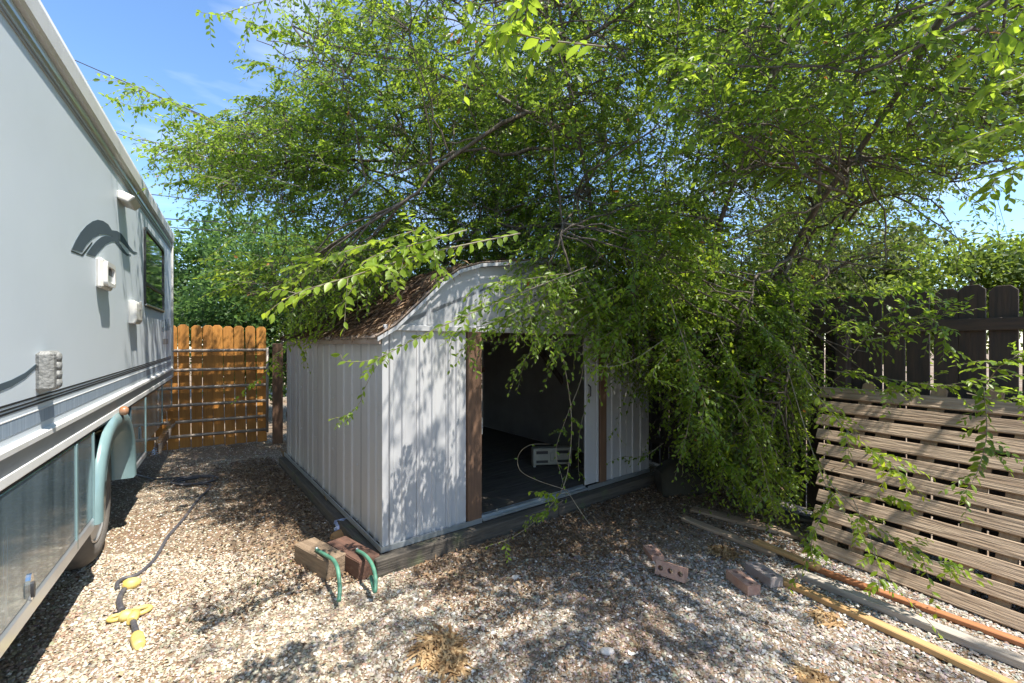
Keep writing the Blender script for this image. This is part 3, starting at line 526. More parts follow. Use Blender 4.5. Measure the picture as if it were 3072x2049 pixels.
# local: x along the fence towards the viewer, y away from fence? -> lean towards -y (fence side)
lean = math.atan2(DT - DB, HT); LL = math.hypot(DT - DB, HT)
LM = Matrix.Rotation(lean if True else 0, 4, 'X')
npk = 11; pt = LL / npk
for i in range(npk):
    W = pt - .03 - random.uniform(0, .008); Lp = slen + .25 * i / npk + random.uniform(-.02, .05)
    me = MB().box(0, Lp, -.011, .011, -W / 2, W / 2, bev=.004).me('plank')
    link('plank', me, 'weathered', pan, mtx=Matrix.Rotation(-lean, 4, 'X') @ Matrix.Translation((-.25 * (i + .5) / npk + random.uniform(-.02, .02), random.uniform(-.003, .003), pt * (i + .5))) @ Matrix.Rotation(random.uniform(-.004, .004), 4, 'Y'))
for u in (2500, 2616, 2755, 2925, 3040, 3200):
    xb = sl - fs_(u, (DB + DT) / 2)
    if u == 2500: xb = .09
    link('batten', boardmesh(LL + random.uniform(.06, .10), .09, .02, 'dog'), 'batten', pan, mtx=Matrix.Rotation(-lean, 4, 'X') @ Matrix.Translation((xb, .024, 0)) @ UP)
# ------------------------------------------------------------------ loose lumber on the gravel
def plankon(name, a, b, W, T, m, label, z=.004, group=None, dz=0.):
    d = b - a; L = d.length; me = MB().box(0, L, -W / 2, W / 2, 0, T, bev=.005)
    bm = me.bm; mm = me.me(name); o = link(name, mm, m, label=label, cat='lumber', group=group)
    o.location = (a.x, a.y, z); o.rotation_euler = (random.uniform(-.03, .03), -math.atan2(dz, L), math.atan2(d.y, d.x)); return o
def gl(u, v, d=0): return gr(u, v)
def along(d, u0, u1): a = FR * d + FD * fs_(u0, d); b = FR * d + FD * fs_(u1, d); return a, b
plankon('lumber', gr(2330, 1728, .036), gr(3050, 2056, .036), .06, .036, 'pine', 'honey coloured pine stud lying on gravel, outermost of the loose lumber')
plankon('lumber', gr(2395, 1712, .045), gr(3200, 2030, .045), .07, .045, 'weathered_light', 'thick pale grey weathered timber lying between the pine stud and red strip')
plankon('lumber', gr(2420, 1692, .03), gr(3240, 1985, .03), .05, .03, 'redwood', 'narrow red brown wood strip lying along the foot of the slatted panel')
plankon('lumber', gl(2265, 1640), gl(2460, 1724), .06, .03, 'pine', 'short honey coloured board end half under the leaves', z=.03)
plankon('lumber', gl(2050, 1560), gl(2330, 1672), .08, .03, 'weathered', 'brown weathered board lying beyond the pine stud under the branches')
plankon('lumber', gl(2075, 1533), gl(2420, 1620), .11, .03, 'weathered', 'wide weathered board lying against the fence foot under the branches')
plankon('lumber', gl(2190, 1522), gl(2450, 1580), .09, .03, 'old_beam', 'dark old board lying behind the other loose lumber', z=.03)
# dark sheet in the shade beside the shed
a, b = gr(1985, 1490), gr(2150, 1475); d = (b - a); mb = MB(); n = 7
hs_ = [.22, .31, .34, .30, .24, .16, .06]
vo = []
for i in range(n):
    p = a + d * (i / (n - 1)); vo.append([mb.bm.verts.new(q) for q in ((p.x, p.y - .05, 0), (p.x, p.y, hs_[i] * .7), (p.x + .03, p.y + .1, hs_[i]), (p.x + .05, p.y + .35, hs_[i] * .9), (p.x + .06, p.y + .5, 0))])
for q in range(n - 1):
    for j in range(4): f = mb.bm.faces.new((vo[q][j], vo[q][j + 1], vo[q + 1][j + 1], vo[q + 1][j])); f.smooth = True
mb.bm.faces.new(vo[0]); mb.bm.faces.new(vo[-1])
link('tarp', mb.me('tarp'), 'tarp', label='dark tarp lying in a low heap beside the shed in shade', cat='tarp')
# ------------------------------------------------------------------ bricks
def brickmesh(L, W, H, holes=True):
    bm = bmesh.new(); n = 12; rr = W * .21; cells = 3; outs = []
    xs = [L * (i / cells) for i in range(cells + 1)]; top = []; bot = []
    V = {}
    def vv(x, y, z):
        k = (round(x, 5), round(y, 5), round(z, 5))
        if k not in V: V[k] = bm.verts.new((x - L / 2, y, z))
        return V[k]
    for z, flip in ((H, False), (0, True)):
        for i in range(cells):
            x0, x1 = xs[i], xs[i + 1]; cx = (x0 + x1) / 2
            sq = []
            for j in range(n):
                a = 2 * math.pi * (j + .5) / n; c, s = math.cos(a), math.sin(a); k = 1 / max(abs(c), abs(s)); sq.append((cx + c * k * (x1 - x0) / 2, s * k * W / 2))
            cir = [(cx + rr * math.cos(2 * math.pi * (j + .5) / n), rr * .85 * math.sin(2 * math.pi * (j + .5) / n)) for j in range(n)]
            # square ring with its corners
            for j in range(n):
                q = [vv(*sq[j], z), vv(*sq[(j + 1) % n], z), vv(*cir[(j + 1) % n], z), vv(*cir[j], z)]
                f = bm.faces.new(q[::-1] if not flip else q)
            if z == H:
                for j in range(n):
                    bm.faces.new((vv(*cir[j], H), vv(*cir[(j + 1) % n], H), vv(*cir[(j + 1) % n], 0), vv(*cir[j], 0)))
    bm.edges.ensure_lookup_table(); be = [e for e in bm.edges if len(e.link_faces) == 1]
    tops = [e for e in be if all(abs(v.co.z - H) < 1e-6 for v in e.verts)]
    for e in tops:
        a, b = e.verts; pa, pb = V.get((round(a.co.x + L / 2, 5), round(a.co.y, 5), 0.0)), V.get((round(b.co.x + L / 2, 5), round(b.co.y, 5), 0.0))
        if pa and pb:
            try: bm.faces.new((a, b, pb, pa))
            except ValueError: pass
    bmesh.ops.recalc_face_normals(bm, faces=bm.faces[:]); me = bpy.data.meshes.new('brick'); bm.to_mesh(me); bm.free(); return me
def brick(u, v, ang, m, label, L=.21, W=.092, H=.062, rot=(0, 0), z=.006):
    p = gr(u, v); o = link('brick', brickmesh(L, W, H), m, label=label, cat='brick'); o.location = (p.x, p.y, z); o.rotation_euler = (rot[0], rot[1], ang); return o
brick(2228, 1762, math.radians(100), 'brick_red', 'red brick with three round holes lying beside the grey chipped brick')
brick(2290, 1738, math.radians(104), 'brick_grey', 'grey mortar-stained chipped brick lying next to the end of the pine stud', L=.22, W=.10)
brick(1960, 1668, math.radians(93), 'brick_red', 'dusty brick half sunk in shaded gravel in front of the shed doorway', L=.19, z=-.02)
brick(2018, 1728, math.radians(-38), 'brick_red', 'pinkish brick tipped on its edge in the gravel', L=.20, rot=(math.radians(68), 0), z=.035)
# ------------------------------------------------------------------ wooden wheel chocks with hose handles
def chock(A, D, W, H, m, label, hose, z0=.0):
    d = (D - A); L = d.length; ang = math.atan2(d.y, d.x)
    e = empty('wheel_chock', label, 'chock', loc=(A.x, A.y, z0), rz=ang)
    mb = MB().box(0, L, 0, W, .0, H, bev=.008); bmesh.ops.subdivide_edges(mb.bm, edges=mb.bm.edges[:], cuts=2, use_grid_fill=True)
    for v_ in mb.bm.verts: v_.co += Vector((random.uniform(-.003, .003), random.uniform(-.003, .003), random.uniform(-.003, .003)))
    part('block', mb, m, e)
    inv = (Matrix.Translation((A.x, A.y, z0)) @ Matrix.Rotation(ang, 4, 'Z')).inverted()
    pts = [inv @ p for p in hose]; h = part('hose_handle', MB().tube(smooth_path(pts, 5), [.014] + [.0125] * (5 * (len(pts) - 1) - 1) + [.0135], 10), 'hose_green', e)
    for q in (pts[0],): part('bolt', MB().lathe([(.0005, .012), (.008, .011), (.012, .004), (.0005, .004)], 10, axis='z', c=tuple(q + Vector((0, 0, .006)))), 'galv', h)
    return e
z840 = lambda x, y, z: gr(840 + x / 3.92, 1500 + y / 3.92, z)
A1, D1 = z840(165, 515, .14), z840(548, 722, .14); A2, D2 = z840(535, 500, .135), z840(935, 735, .135)
chock(A1, D1, .15, .14, 'block_wood', 'pale weathered wood block chock with a looping green hose handle', [z840(430, 585, .150), z840(540, 650, .163), z840(625, 705, .185), z840(672, 790, .175), z840(692, 900, .14), z840(703, 1040, .095), z840(694, 1190, .05)])
chock(A2, D2, .16, .135, 'block_red', 'dark red brown wood block chock touching the shed corner, green hose handle', [z840(905, 595, .146), z840(980, 635, .165), z840(1050, 705, .18), z840(1098, 800, .16), z840(1125, 930, .12), z840(1118, 1075, .075), z840(1090, 1000, .08), z840(1070, 905, .09)])
# crumpled wrapper and card scrap by the chocks
def crumple(p, sx, sy, sz, m, name, label, cat, n=9, amp=.02):
    V = []; F = []
    for i in range(n):
        for j in range(n):
            x, y = (i / (n - 1) - .5) * sx, (j / (n - 1) - .5) * sy; V.append((x + random.uniform(-amp, amp) * .4, y + random.uniform(-amp, amp) * .4, sz * (1 - (2 * i / (n - 1) - 1) ** 2) * (.5 + .5 * j / (n - 1)) + random.uniform(0, amp)))
    for i in range(n - 1):
        for j in range(n - 1): F.append((i * n + j, (i + 1) * n + j, (i + 1) * n + j + 1, i * n + j + 1))
    me = npmesh(name, np.array(V), np.array(F)); o = link(name, me, m, label=label, cat=cat, loc=p); s = o.modifiers.new('thick', 'SOLIDIFY'); s.thickness = .0015; return o
p = z840(770, 350, .02); o = crumple((p.x, p.y, .045), .17, .13, .035, 'foil', 'wrapper', 'crumpled blue and silver wrapper behind the chocks by the shed wall', 'wrapper', amp=.028); o.rotation_euler = (.5, 0, .5)
p = z840(760, 430, .02); o = crumple((p.x, p.y, .012), .22, .12, .03, 'card', 'cardboard_scrap', 'torn brown cardboard scrap under the crumpled wrapper', 'cardboard', amp=.02); o.rotation_euler = (.15, 0, .3)
# ------------------------------------------------------------------ power cord
z3 = lambda x, y, z=.014: gr(300 + x / 2.4125, 1350 + y / 2.4125, z)
cord = empty('power_cord', 'black cord with yellow plugs snaking from coil to gravel beside motorhome', 'cord', loc=tuple(gr(410, 1870)))
ci = Matrix.Translation(-Vector(cord.location))
def cp(*pts): return [ci @ p for p in pts]
coil = []; c0 = z3(690, 222); cN = z3(690, 187); rX = (z3(855, 225) - z3(535, 225)).length / 2; rY = abs(z3(690, 190).y - z3(690, 265).y) / 2 * .95
for i in range(60):
    a = i / 60 * 6.283 * 2.6 + 1.2; k = .62 + .38 * (i / 60) + .04 * math.sin(i * .9); coil.append(Vector((c0.x + rX * k * math.cos(a), c0.y + rY * k * math.sin(a) * 1.0, .014 + .012 * (i / 60) + .004 * math.sin(i * .7))))
tail = [z3(150, 150), z3(260, 175), z3(390, 208), z3(520, 203), z3(600, 196)]
part('cable', MB().tube(smooth_path(cp(*tail, *coil[2::3]), 3), .010, 7), 'cable', cord)
run = [coil[-1], z3(800, 250), z3(700, 370), z3(620, 480), z3(560, 550), z3(490, 630), z3(440, 720), z3(395, 790), z3(320, 865), z3(240, 915), z3(170, 930, .02), z3(125, 965, .02), z3(128, 1005, .016)]
part('cable', MB().tube(smooth_path(cp(*run), 4), .0125, 8), 'cable', cord)
part('cable', MB().tube(smooth_path(cp(z3(178, 1005, .02), z3(150, 1050, .016), z3(140, 1100, .016), z3(158, 1160, .02)), 5), .016, 8), 'cable', cord)
part('cable', MB().tube(smooth_path(cp(z3(235, 1225, .02), z3(255, 1290, .018), z3(270, 1345, .018)), 4), .015, 8), 'cable', cord)
a, b = cp(z3(165, 985, .03), z3(300, 950, .03)); part('plug', MB().tube([a, a.lerp(b, .3), a.lerp(b, .7), b], [.03, .04, .036, .012], 10), 'yellow', cord, label='yellow plug grip')
a, b = cp(z3(95, 1215, .025), z3(250, 1190, .025)); pl = part('plug', MB().tube([a.lerp(b, .35), a.lerp(b, .6), b], [.03, .034, .024], 10), 'yellow', cord)
def loop(c, r1, r2, ang, rad, parent):
    c = ci @ c; pts = [c + Vector((r1 * math.cos(t) * math.cos(ang) - r2 * math.sin(t) * math.sin(ang), r1 * math.cos(t) * math.sin(ang) + r2 * math.sin(t) * math.cos(ang), .0)) for t in np.linspace(0, 6.283, 19)]
    part('grip_ring', MB().tube(pts, rad, 8, caps=False), 'yellow', parent)
loop(z3(110, 1215, .022), .030, .026, .3, .011, pl); loop(z3(285, 1165, .024), .05, .036, .75, .013, pl)
a, b = cp(z3(225, 1240, .024), z3(255, 1185, .026)); part('plug_body', MB().tube([a, b], [.022, .03], 10), 'yellow', pl)
a, b = cp(z3(262, 1335, .022), z3(288, 1420, .022)); part('plug', MB().tube([a, a.lerp(b, .2), a.lerp(b, .85), b], [.022, .03, .029, .02], 10), 'yellow', cord)
# ------------------------------------------------------------------ leaf builders
def leaf_arrays(base, a, n, L, W, hi=False):
    """base, a (axis), n (normal) arrays; returns verts, tris"""
    a = a / np.linalg.norm(a, axis=1, keepdims=True); n = n - a * (n * a).sum(1, keepdims=True); n /= np.linalg.norm(n, axis=1, keepdims=True) + 1e-9; b = np.cross(n, a)
    if hi:
        T = np.array([(0, 0, 0), (.22, .165, .045), (.5, .235, .06), (.78, .14, .02), (1, 0, -.07), (.78, -.14, .02), (.5, -.235, .06), (.22, -.165, .045), (.3, 0, 0), (.65, 0, -.01)])
        F = np.array([(0, 8, 1), (1, 8, 2), (2, 8, 9), (2, 9, 3), (3, 9, 4), (4, 9, 5), (5, 9, 6), (6, 9, 8), (6, 8, 7), (7, 8, 0)])
    else:
        T = np.array([(0, 0, 0), (.45, .25, .07), (1, 0, -.06), (.45, -.25, .07)]); F = np.array([(0, 2, 1), (0, 3, 2)])
    k = len(T)
    V = base[:, None] + L[:, None, None] * (T[None, :, :1] * a[:, None] + T[None, :, 1:2] * (W[:, None, None]) * b[:, None] + T[None, :, 2:] * n[:, None])
    return V.reshape(-1, 3), (F[None] + (np.arange(len(base)) * k)[:, None, None]).reshape(-1, 3), k
def unit(v): return v / (np.linalg.norm(v, axis=-1, keepdims=True) + 1e-9)
def twigs_to_leaves(B, D, LEN, UPV, k, lsize, g=.35):
    """alternate two-ranked leaves along drooping twigs"""
    n = len(B); t = (np.arange(k) + .5 + RNG.uniform(-.2, .2, (n, k))) / k; t = .06 + t * .94
    side = unit(np.cross(D, UPV)); sg = np.where((np.arange(k) % 2)[None, :] == 0, 1., -1.)
    pos = B[:, None] + D[:, None] * (LEN[:, None] * t)[..., None] + np.array([0, 0, -1.]) * (g * LEN[:, None] * t ** 2)[..., None]
    tan = unit(D[:, None] + np.array([0, 0, -1.]) * (2 * g * t)[..., None])
    ax = unit(.62 * tan + .8 * sg[..., None] * side[:, None] + np.array([0, 0, -.28]) + RNG.normal(0, .2, (n, k, 3)))
    nr = unit(UPV[:, None] + RNG.normal(0, .38, (n, k, 3)))
    Ls = lsize[:, None] * RNG.uniform(.7, 1.15, (n, k)) * (1 - .35 * t)
    return pos.reshape(-1, 3), ax.reshape(-1, 3), nr.reshape(-1, 3), Ls.ravel(), t.ravel()
def twig_tubes(B, D, LEN, r, g=.35):
    n = len(B); ts = np.array([0, .5, 1.]); P = B[:, None] + D[:, None] * (LEN[:, None] * ts)[..., None] + np.array([0, 0, -1.]) * (g * LEN[:, None] * ts ** 2)[..., None]
    a = unit(np.cross(D, np.array([.3, .2, 1.]))); b = np.cross(D, a); V = []
    for i, rr in enumerate((1., .75, .4)):
        for j in range(3):
            c, s = math.cos(2.094 * j), math.sin(2.094 * j); V.append(P[:, i] + (a * c + b * s) * (r[:, None] * rr))
    V = np.stack(V, 1); F = []
    for i in range(2):
        for j in range(3):
            q = (i * 3 + j, i * 3 + (j + 1) % 3, (i + 1) * 3 + (j + 1) % 3, (i + 1) * 3 + j); F += [(q[0], q[1], q[2]), (q[0], q[2], q[3])]
    F = np.array(F); return V.reshape(-1, 3), (F[None] + (np.arange(n) * 9)[:, None, None]).reshape(-1, 3)
class Acc:
    def __init__(s): s.V = []; s.F = []; s.A = []; s.n = 0
    def add(s, V, F, A=None):
        s.V.append(V); s.F.append(F + s.n); s.n += len(V); s.A.append(A if A is not None else np.zeros(len(V)))
    def mesh(s, name, smooth=False): return npmesh(name, np.concatenate(s.V), np.concatenate(s.F), smooth=smooth, var=np.concatenate(s.A))
def polytube(pts, rs, n=5):
    pts = np.asarray(pts, float); m = len(pts); tan = unit(np.gradient(pts, axis=0)); ref = np.array([.31, .17, .93]); a = unit(np.cross(tan, ref)); b = np.cross(tan, a)
    an = np.arange(n) * 2 * math.pi / n; V = pts[:, None] + (a[:, None] * np.cos(an)[None, :, None] + b[:, None] * np.sin(an)[None, :, None]) * np.asarray(rs)[:, None, None]
    F = []
    for i in range(m - 1):
        for j in range(n): q = (i * n + j, i * n + (j + 1) % n, (i + 1) * n + (j + 1) % n, (i + 1) * n + j); F += [(q[0], q[1], q[2]), (q[0], q[2], q[3])]
    return V.reshape(-1, 3), np.array(F)
def curve(p0, p1, out, n, wob=.06, sag=0.):
    """bent branch from p0 to p1 leaving along 'out'"""
    p0, p1 = np.asarray(p0, float), np.asarray(p1, float); L = np.linalg.norm(p1 - p0); c = p0 + unit(np.asarray(out, float)) * L * .45; t = np.linspace(0, 1, n)[:, None]
    P = (1 - t) ** 2 * p0 + 2 * t * (1 - t) * c + t ** 2 * p1; w_ = RNG.normal(0, wob * L / n ** .5, (n, 3)); w_[0] = 0; w_[-1] *= .3; P = P + np.cumsum(w_, 0) * .5 * np.sin(np.pi * t); P[:, 2] += -sag * L * (t[:, 0] ** 2); return P
# ------------------------------------------------------------------ the elm
def inpoly(u, v, poly):
    r = np.zeros(len(u), bool); x = [p[0] for p in poly]; y = [p[1] for p in poly]; j = len(poly) - 1
    for i in range(len(poly)):
        c = ((y[i] > v) != (y[j] > v)) & (u < (x[j] - x[i]) * (v - y[i]) / (y[j] - y[i] + 1e-9) + x[i]); r ^= c; j = i
    return r
PRUNE = [   # where the yard is open (outline in the photograph) and how much of the crown is missing there
    ([(-3000, -2500), (520, -2500), (585, 0), (650, 60), (780, 140), (820, 210), (800, 280), (690, 320), (600, 350), (520, 410), (400, 450), (390, 530), (500, 580), (525, 720), (525, 1400), (640, 1420), (1150, 1720), (1800, 1500), (2000, 1530), (2180, 1620), (2420, 1720), (2445, 1230), (3100, 1210), (4500, 1210), (4500, 9000), (-3000, 9000)], 1.0),
    ([(650, 1030), (860, 1030), (1060, 1015), (1150, 975), (1370, 830), (1500, 800), (1480, 960), (1420, 1050), (1440, 1560), (1150, 1720), (640, 1420)], 1.0),
    ([(1400, 1090), (1790, 1120), (1800, 1520), (1400, 1620)], 1.0),
    ([(1790, 1160), (1950, 1180), (1960, 1460), (1790, 1500)], .9),
    ([(1950, 1250), (2080, 1250), (2150, 1500), (1950, 1480)], .35),
    ([(2440, 840), (3200, 780), (4500, 780), (4500, 1215), (2440, 1215)], .72),
    ([(520, 960), (830, 960), (830, 1400), (520, 1400)], .94),
    ([(2760, 590), (2960, 480), (3090, 450), (3400, 450), (3400, 900), (2560, 860)], .78),
    ([(2120, 560), (2760, 590), (2560, 860), (2200, 830)], .55),
    ([(860, 1020), (1060, 1000), (1370, 800), (1180, 790), (900, 940)], .0),
    ([(1600, 500), (1960, 500), (1960, 620), (1600, 620)], .35)]
OPEN = [((.9, 2.9), (3.3, 4.9), 1.8, .5), ((2.1, 4.2), (1.0, 3.6), .6, .88), ((-3.4, -.85), (1.3, 3.4), 0., .6), ((-.85, 2.3), (1.3, 2.3), 0., .2), ((-.9, .2), (2.9, 4.0), .7, .3), ((-3.6, -1.9), (3.4, 5.4), 0., .3)]   # patches of the yard that the sun reaches
def clumpy(P):
    x, y, z = P.T; return np.sin(3.1 * x + 1.3 * y + .4) + np.sin(2.9 * y - 2.1 * z + 1) + np.sin(3.3 * z + 2.3 * x + 2) + .6 * np.sin(6.1 * x - 5.3 * y + 4.7 * z)
def prune(P, extra=None):
    ok = np.ones(len(P), bool); fz = clumpy(P); ok &= (fz > -1.5) | (RNG.random(len(P)) < .25)
    for (xa, xb), (ya, yb), zz, pr in OPEN:
        t = (P[:, 2] - zz); sx_ = P[:, 0] - SUN.x / SUN.z * t; sy_ = P[:, 1] - SUN.y / SUN.z * t; ok &= ~((t > .3) & (sx_ > xa) & (sx_ < xb) & (sy_ > ya) & (sy_ < yb) & (RNG.random(len(P)) < pr) & (fz < 1.0))
    u, v = proj(P); vis_ = P[:, 1] > .3
    for poly, pr in PRUNE: ok &= ~(vis_ & inpoly(u, v, poly) & (RNG.random(len(P)) < pr))
    ok &= ~((P[:, 1] > -.4) & (P[:, 1] < 1.25) & (np.abs(P[:, 0]) < 1.9) & (P[:, 2] < 2.9))
    q = P - np.array(SA); x = q @ np.array(SDX); y = q @ np.array(SDY); ok &= ~((x > -.12) & (x < SW + .12) & (y > -.05) & (y < SL + .1) & (P[:, 2] < .1 + np.interp(x, [0, .46, .8, SW / 2, SW - .8, SW - .46, SW], [1.68, 2.09, 2.25, 2.38, 2.25, 2.09, 1.68])))
    d = P @ np.array(RL); s_ = P @ np.array(RD); ok &= ~((d > .6) & (s_ < 8.2) & (P[:, 2] < 3.3)); return ok
ROOT = np.array([1.75, 6.25, 0.])
LOBES = [  # centre, radii, twigs
    ((1.7, 5.6, 4.3), (2.9, 2.2, 2.6), 7400), ((2.9, 3.3, 4.0), (2.1, 1.8, 1.5), 3300), ((-1.2, 5.4, 3.9), (2.5, 1.5, 1.6), 4200), ((.2, 4.2, 4.3), (2.3, 1.6, 1.3), 3000),
    ((1.75, 4.15, 1.75), (.85, .75, 1.0), 1900), ((2.5, 4.1, 1.5), (.6, .8, .8), 1000), ((.6, 5.2, 2.75), (2.4, 1.5, .75), 3600), ((.9, 3.5, 2.35), (.8, .6, .5), 900), ((-3.1, 5.1, 4.2), (1.3, 1.0, .9), 2000),
    ((3.4, 4.6, 3.1), (1.6, 1.7, 1.2), 2600), ((1.5, 1.7, 4.3), (1.7, 1.0, .8), 900), ((3.4, .6, 3.9), (1.3, 1.3, 1.0), 300), ((2.0, 2.6, 3.0), (1.2, .6, .5), 400), ((-.3, 7.4, 4.2), (2.6, 1.2, 2.0), 1800), ((1.35, 4.1, 1.95), (.55, .35, .4), 500), ((4.3, 5.0, 4.3), (2.1, 1.9, 1.7), 4300), ((2.15, 3.95, 1.05), (.65, .65, .75), 1100), ((-1.7, 4.6, 2.2), (1.0, 1.4, .42), 2200), ((2.9, 3.7, 2.3), (.7, 1.0, .5), 700)]
def sample_lobes(f, shell=.35):
    out = []
    for c, r, n in LOBES:
        m = int(n * f); d = unit(RNG.normal(0, 1, (m, 3))); rad = (shell ** 3 + (1 - shell ** 3) * RNG.random(m)) ** (1 / 3); out.append(np.array(c) + d * rad[:, None] * np.array(r))
    P = np.concatenate(out); return P[P[:, 2] > .25]
elm = empty('elm_tree', 'big leafy green elm spreading over the shed, branches drooping to the ground', 'tree', loc=tuple(ROOT))
wood = Acc(); nodes = []; ndir = []
stems = [((1.2, 6.0, 6.6), (-.2, 0, 1)), ((.2, 5.4, 6.0), (-.6, -.1, 1)), ((2.6, 5.6, 6.6), (.3, 0, 1)), ((3.6, 4.4, 4.6), (1, -.4, .9)), ((-1.6, 5.6, 4.8), (-1, 0, .9)), ((2.2, 3.0, 4.6), (.2, -.9, 1.1)), ((.4, 3.7, 4.5), (-.5, -.8, 1.0)), ((1.9, 6.6, 6.2), (0, .1, 1)), ((4.2, 5.2, 3.6), (1.2, -.1, .6)), ((2.4, 1.4, 4.6), (.5, -.9, 1.2))]
for i, (tip, out) in enumerate(stems):
    p0 = ROOT + np.array([random.uniform(-.16, .16), random.uniform(-.16, .16), -.05]); P = curve(p0, tip, out, 16, .05); r = np.linspace(.046, .011, 16) * random.uniform(.8, 1.15)
    V, F = polytube(P - ROOT, r, 8); link('stem', npmesh('stem', V, F, smooth=True), 'bark', elm)
    nodes += list(P[3:]); ndir += list(unit(np.gradient(P, axis=0))[3:])
def grow(targets, n, r0, r1, wob, acc, every=1, sag=0., maxd=9., up=.25):
    kd = KDTree(len(nodes))
    for i, p in enumerate(nodes): kd.insert(p, i)
    kd.balance(); newn = []; newd = []; cnt = 0; used = {}
    for T in targets:
        # prefer nodes nearer to the root than the target
        best = None
        for co, i, dd in kd.find_n(T, 16):
            cost = dd + .35 * max(0, np.linalg.norm(np.array(co) - ROOT) - np.linalg.norm(T - ROOT)) + .3 * used.get(i, 0) + random.uniform(0, .25)
            if best is None or cost < best[0]: best = (cost, i, dd)
        _, i, dd = best; used[i] = used.get(i, 0) + 1
        if dd < .12 or dd > maxd: continue
        dT = unit(T - nodes[i]); ca = float(ndir[i] @ dT); out = ndir[i] * (.6 if ca > .2 else .15) + dT + np.array([0, 0, up if dT[2] > 0 else .05]); P = curve(nodes[i], T, out, n, wob, sag); sc = min(1.25, .55 + .35 * dd)
        V, F = polytube(P - ROOT, np.linspace(r0 * sc, r1, n), 5 if r0 > .008 else 4); acc.add(V, F); newn += list(P[1::every]); newd += list(unit(np.gradient(P, axis=0))[1::every]); cnt += 1
    nodes.extend(newn); ndir.extend(newd)
T1 = sample_lobes(.0055, .2); T1 = T1[prune(T1)]; grow(T1, 12, .019, .007, .17, wood)
T2 = sample_lobes(.065, .25); T2 = T2[prune(T2)]; grow(T2, 8, .011, .004, .12, wood, sag=.05, maxd=2.6)
TW = sample_lobes(1.0, .35); TW = TW[prune(TW)]
kd = KDTree(len(nodes))
for i, p in enumerate(nodes): kd.insert(p, i)
kd.balance(); NB = np.empty_like(TW); ND = np.empty(len(TW)); NDIR = np.empty_like(TW)
for q, T in enumerate(TW): co, i, dd = kd.find(T); NB[q] = co; ND[q] = dd; NDIR[q] = ndir[i]
sel = ND < .75; TW, NB, ND, NDIR = TW[sel], NB[sel], ND[sel], NDIR[sel]
D = unit(unit(TW - NB) * .7 + NDIR * .5 + unit(TW - ROOT - np.array([0, 0, 3.])) * .5 + RNG.normal(0, .45, TW.shape) + np.array([0, 0, .05])); LEN = RNG.uniform(.16, .40, len(TW))
tip = TW + D * LEN[:, None] + np.array([0, 0, -.35]) * LEN[:, None]; sel = prune(tip); TW, D, LEN, NB, ND = TW[sel], D[sel], LEN[sel], NB[sel], ND[sel]
# twigs further than a hand from wood get a thin stalk
far = ND > .03
V, F = twig_tubes(NB[far] - ROOT, unit(TW[far] - NB[far]), ND[far], np.full(far.sum(), .0028), g=0.); wood.add(V, F)
UPV = unit(np.array([0, 0, 1.]) + RNG.normal(0, .42, TW.shape))
V, F = twig_tubes(TW - ROOT, D, LEN, RNG.uniform(.0016, .0026, len(TW))); wood.add(V, F)
me = wood.mesh('branches', True); link('branches', me, 'bark', elm, kind='stuff')
ls = RNG.uniform(.050, .076, len(TW)); K = 12
pos, ax, nr, Ls, tt = twigs_to_leaves(TW, D, LEN, UPV, K, ls)
tv = np.repeat(RNG.uniform(.05, .62, len(TW)) + .25 * (RNG.random(len(TW)) < .12), K); var = np.clip(tv + RNG.normal(0, .10, len(pos)) + .22 * np.clip(tt - .75, 0, 1) / .25 * RNG.random(len(pos)), 0, .96); var[RNG.random(len(pos)) < .003] = 1
Wd = RNG.uniform(.85, 1.15, len(pos))
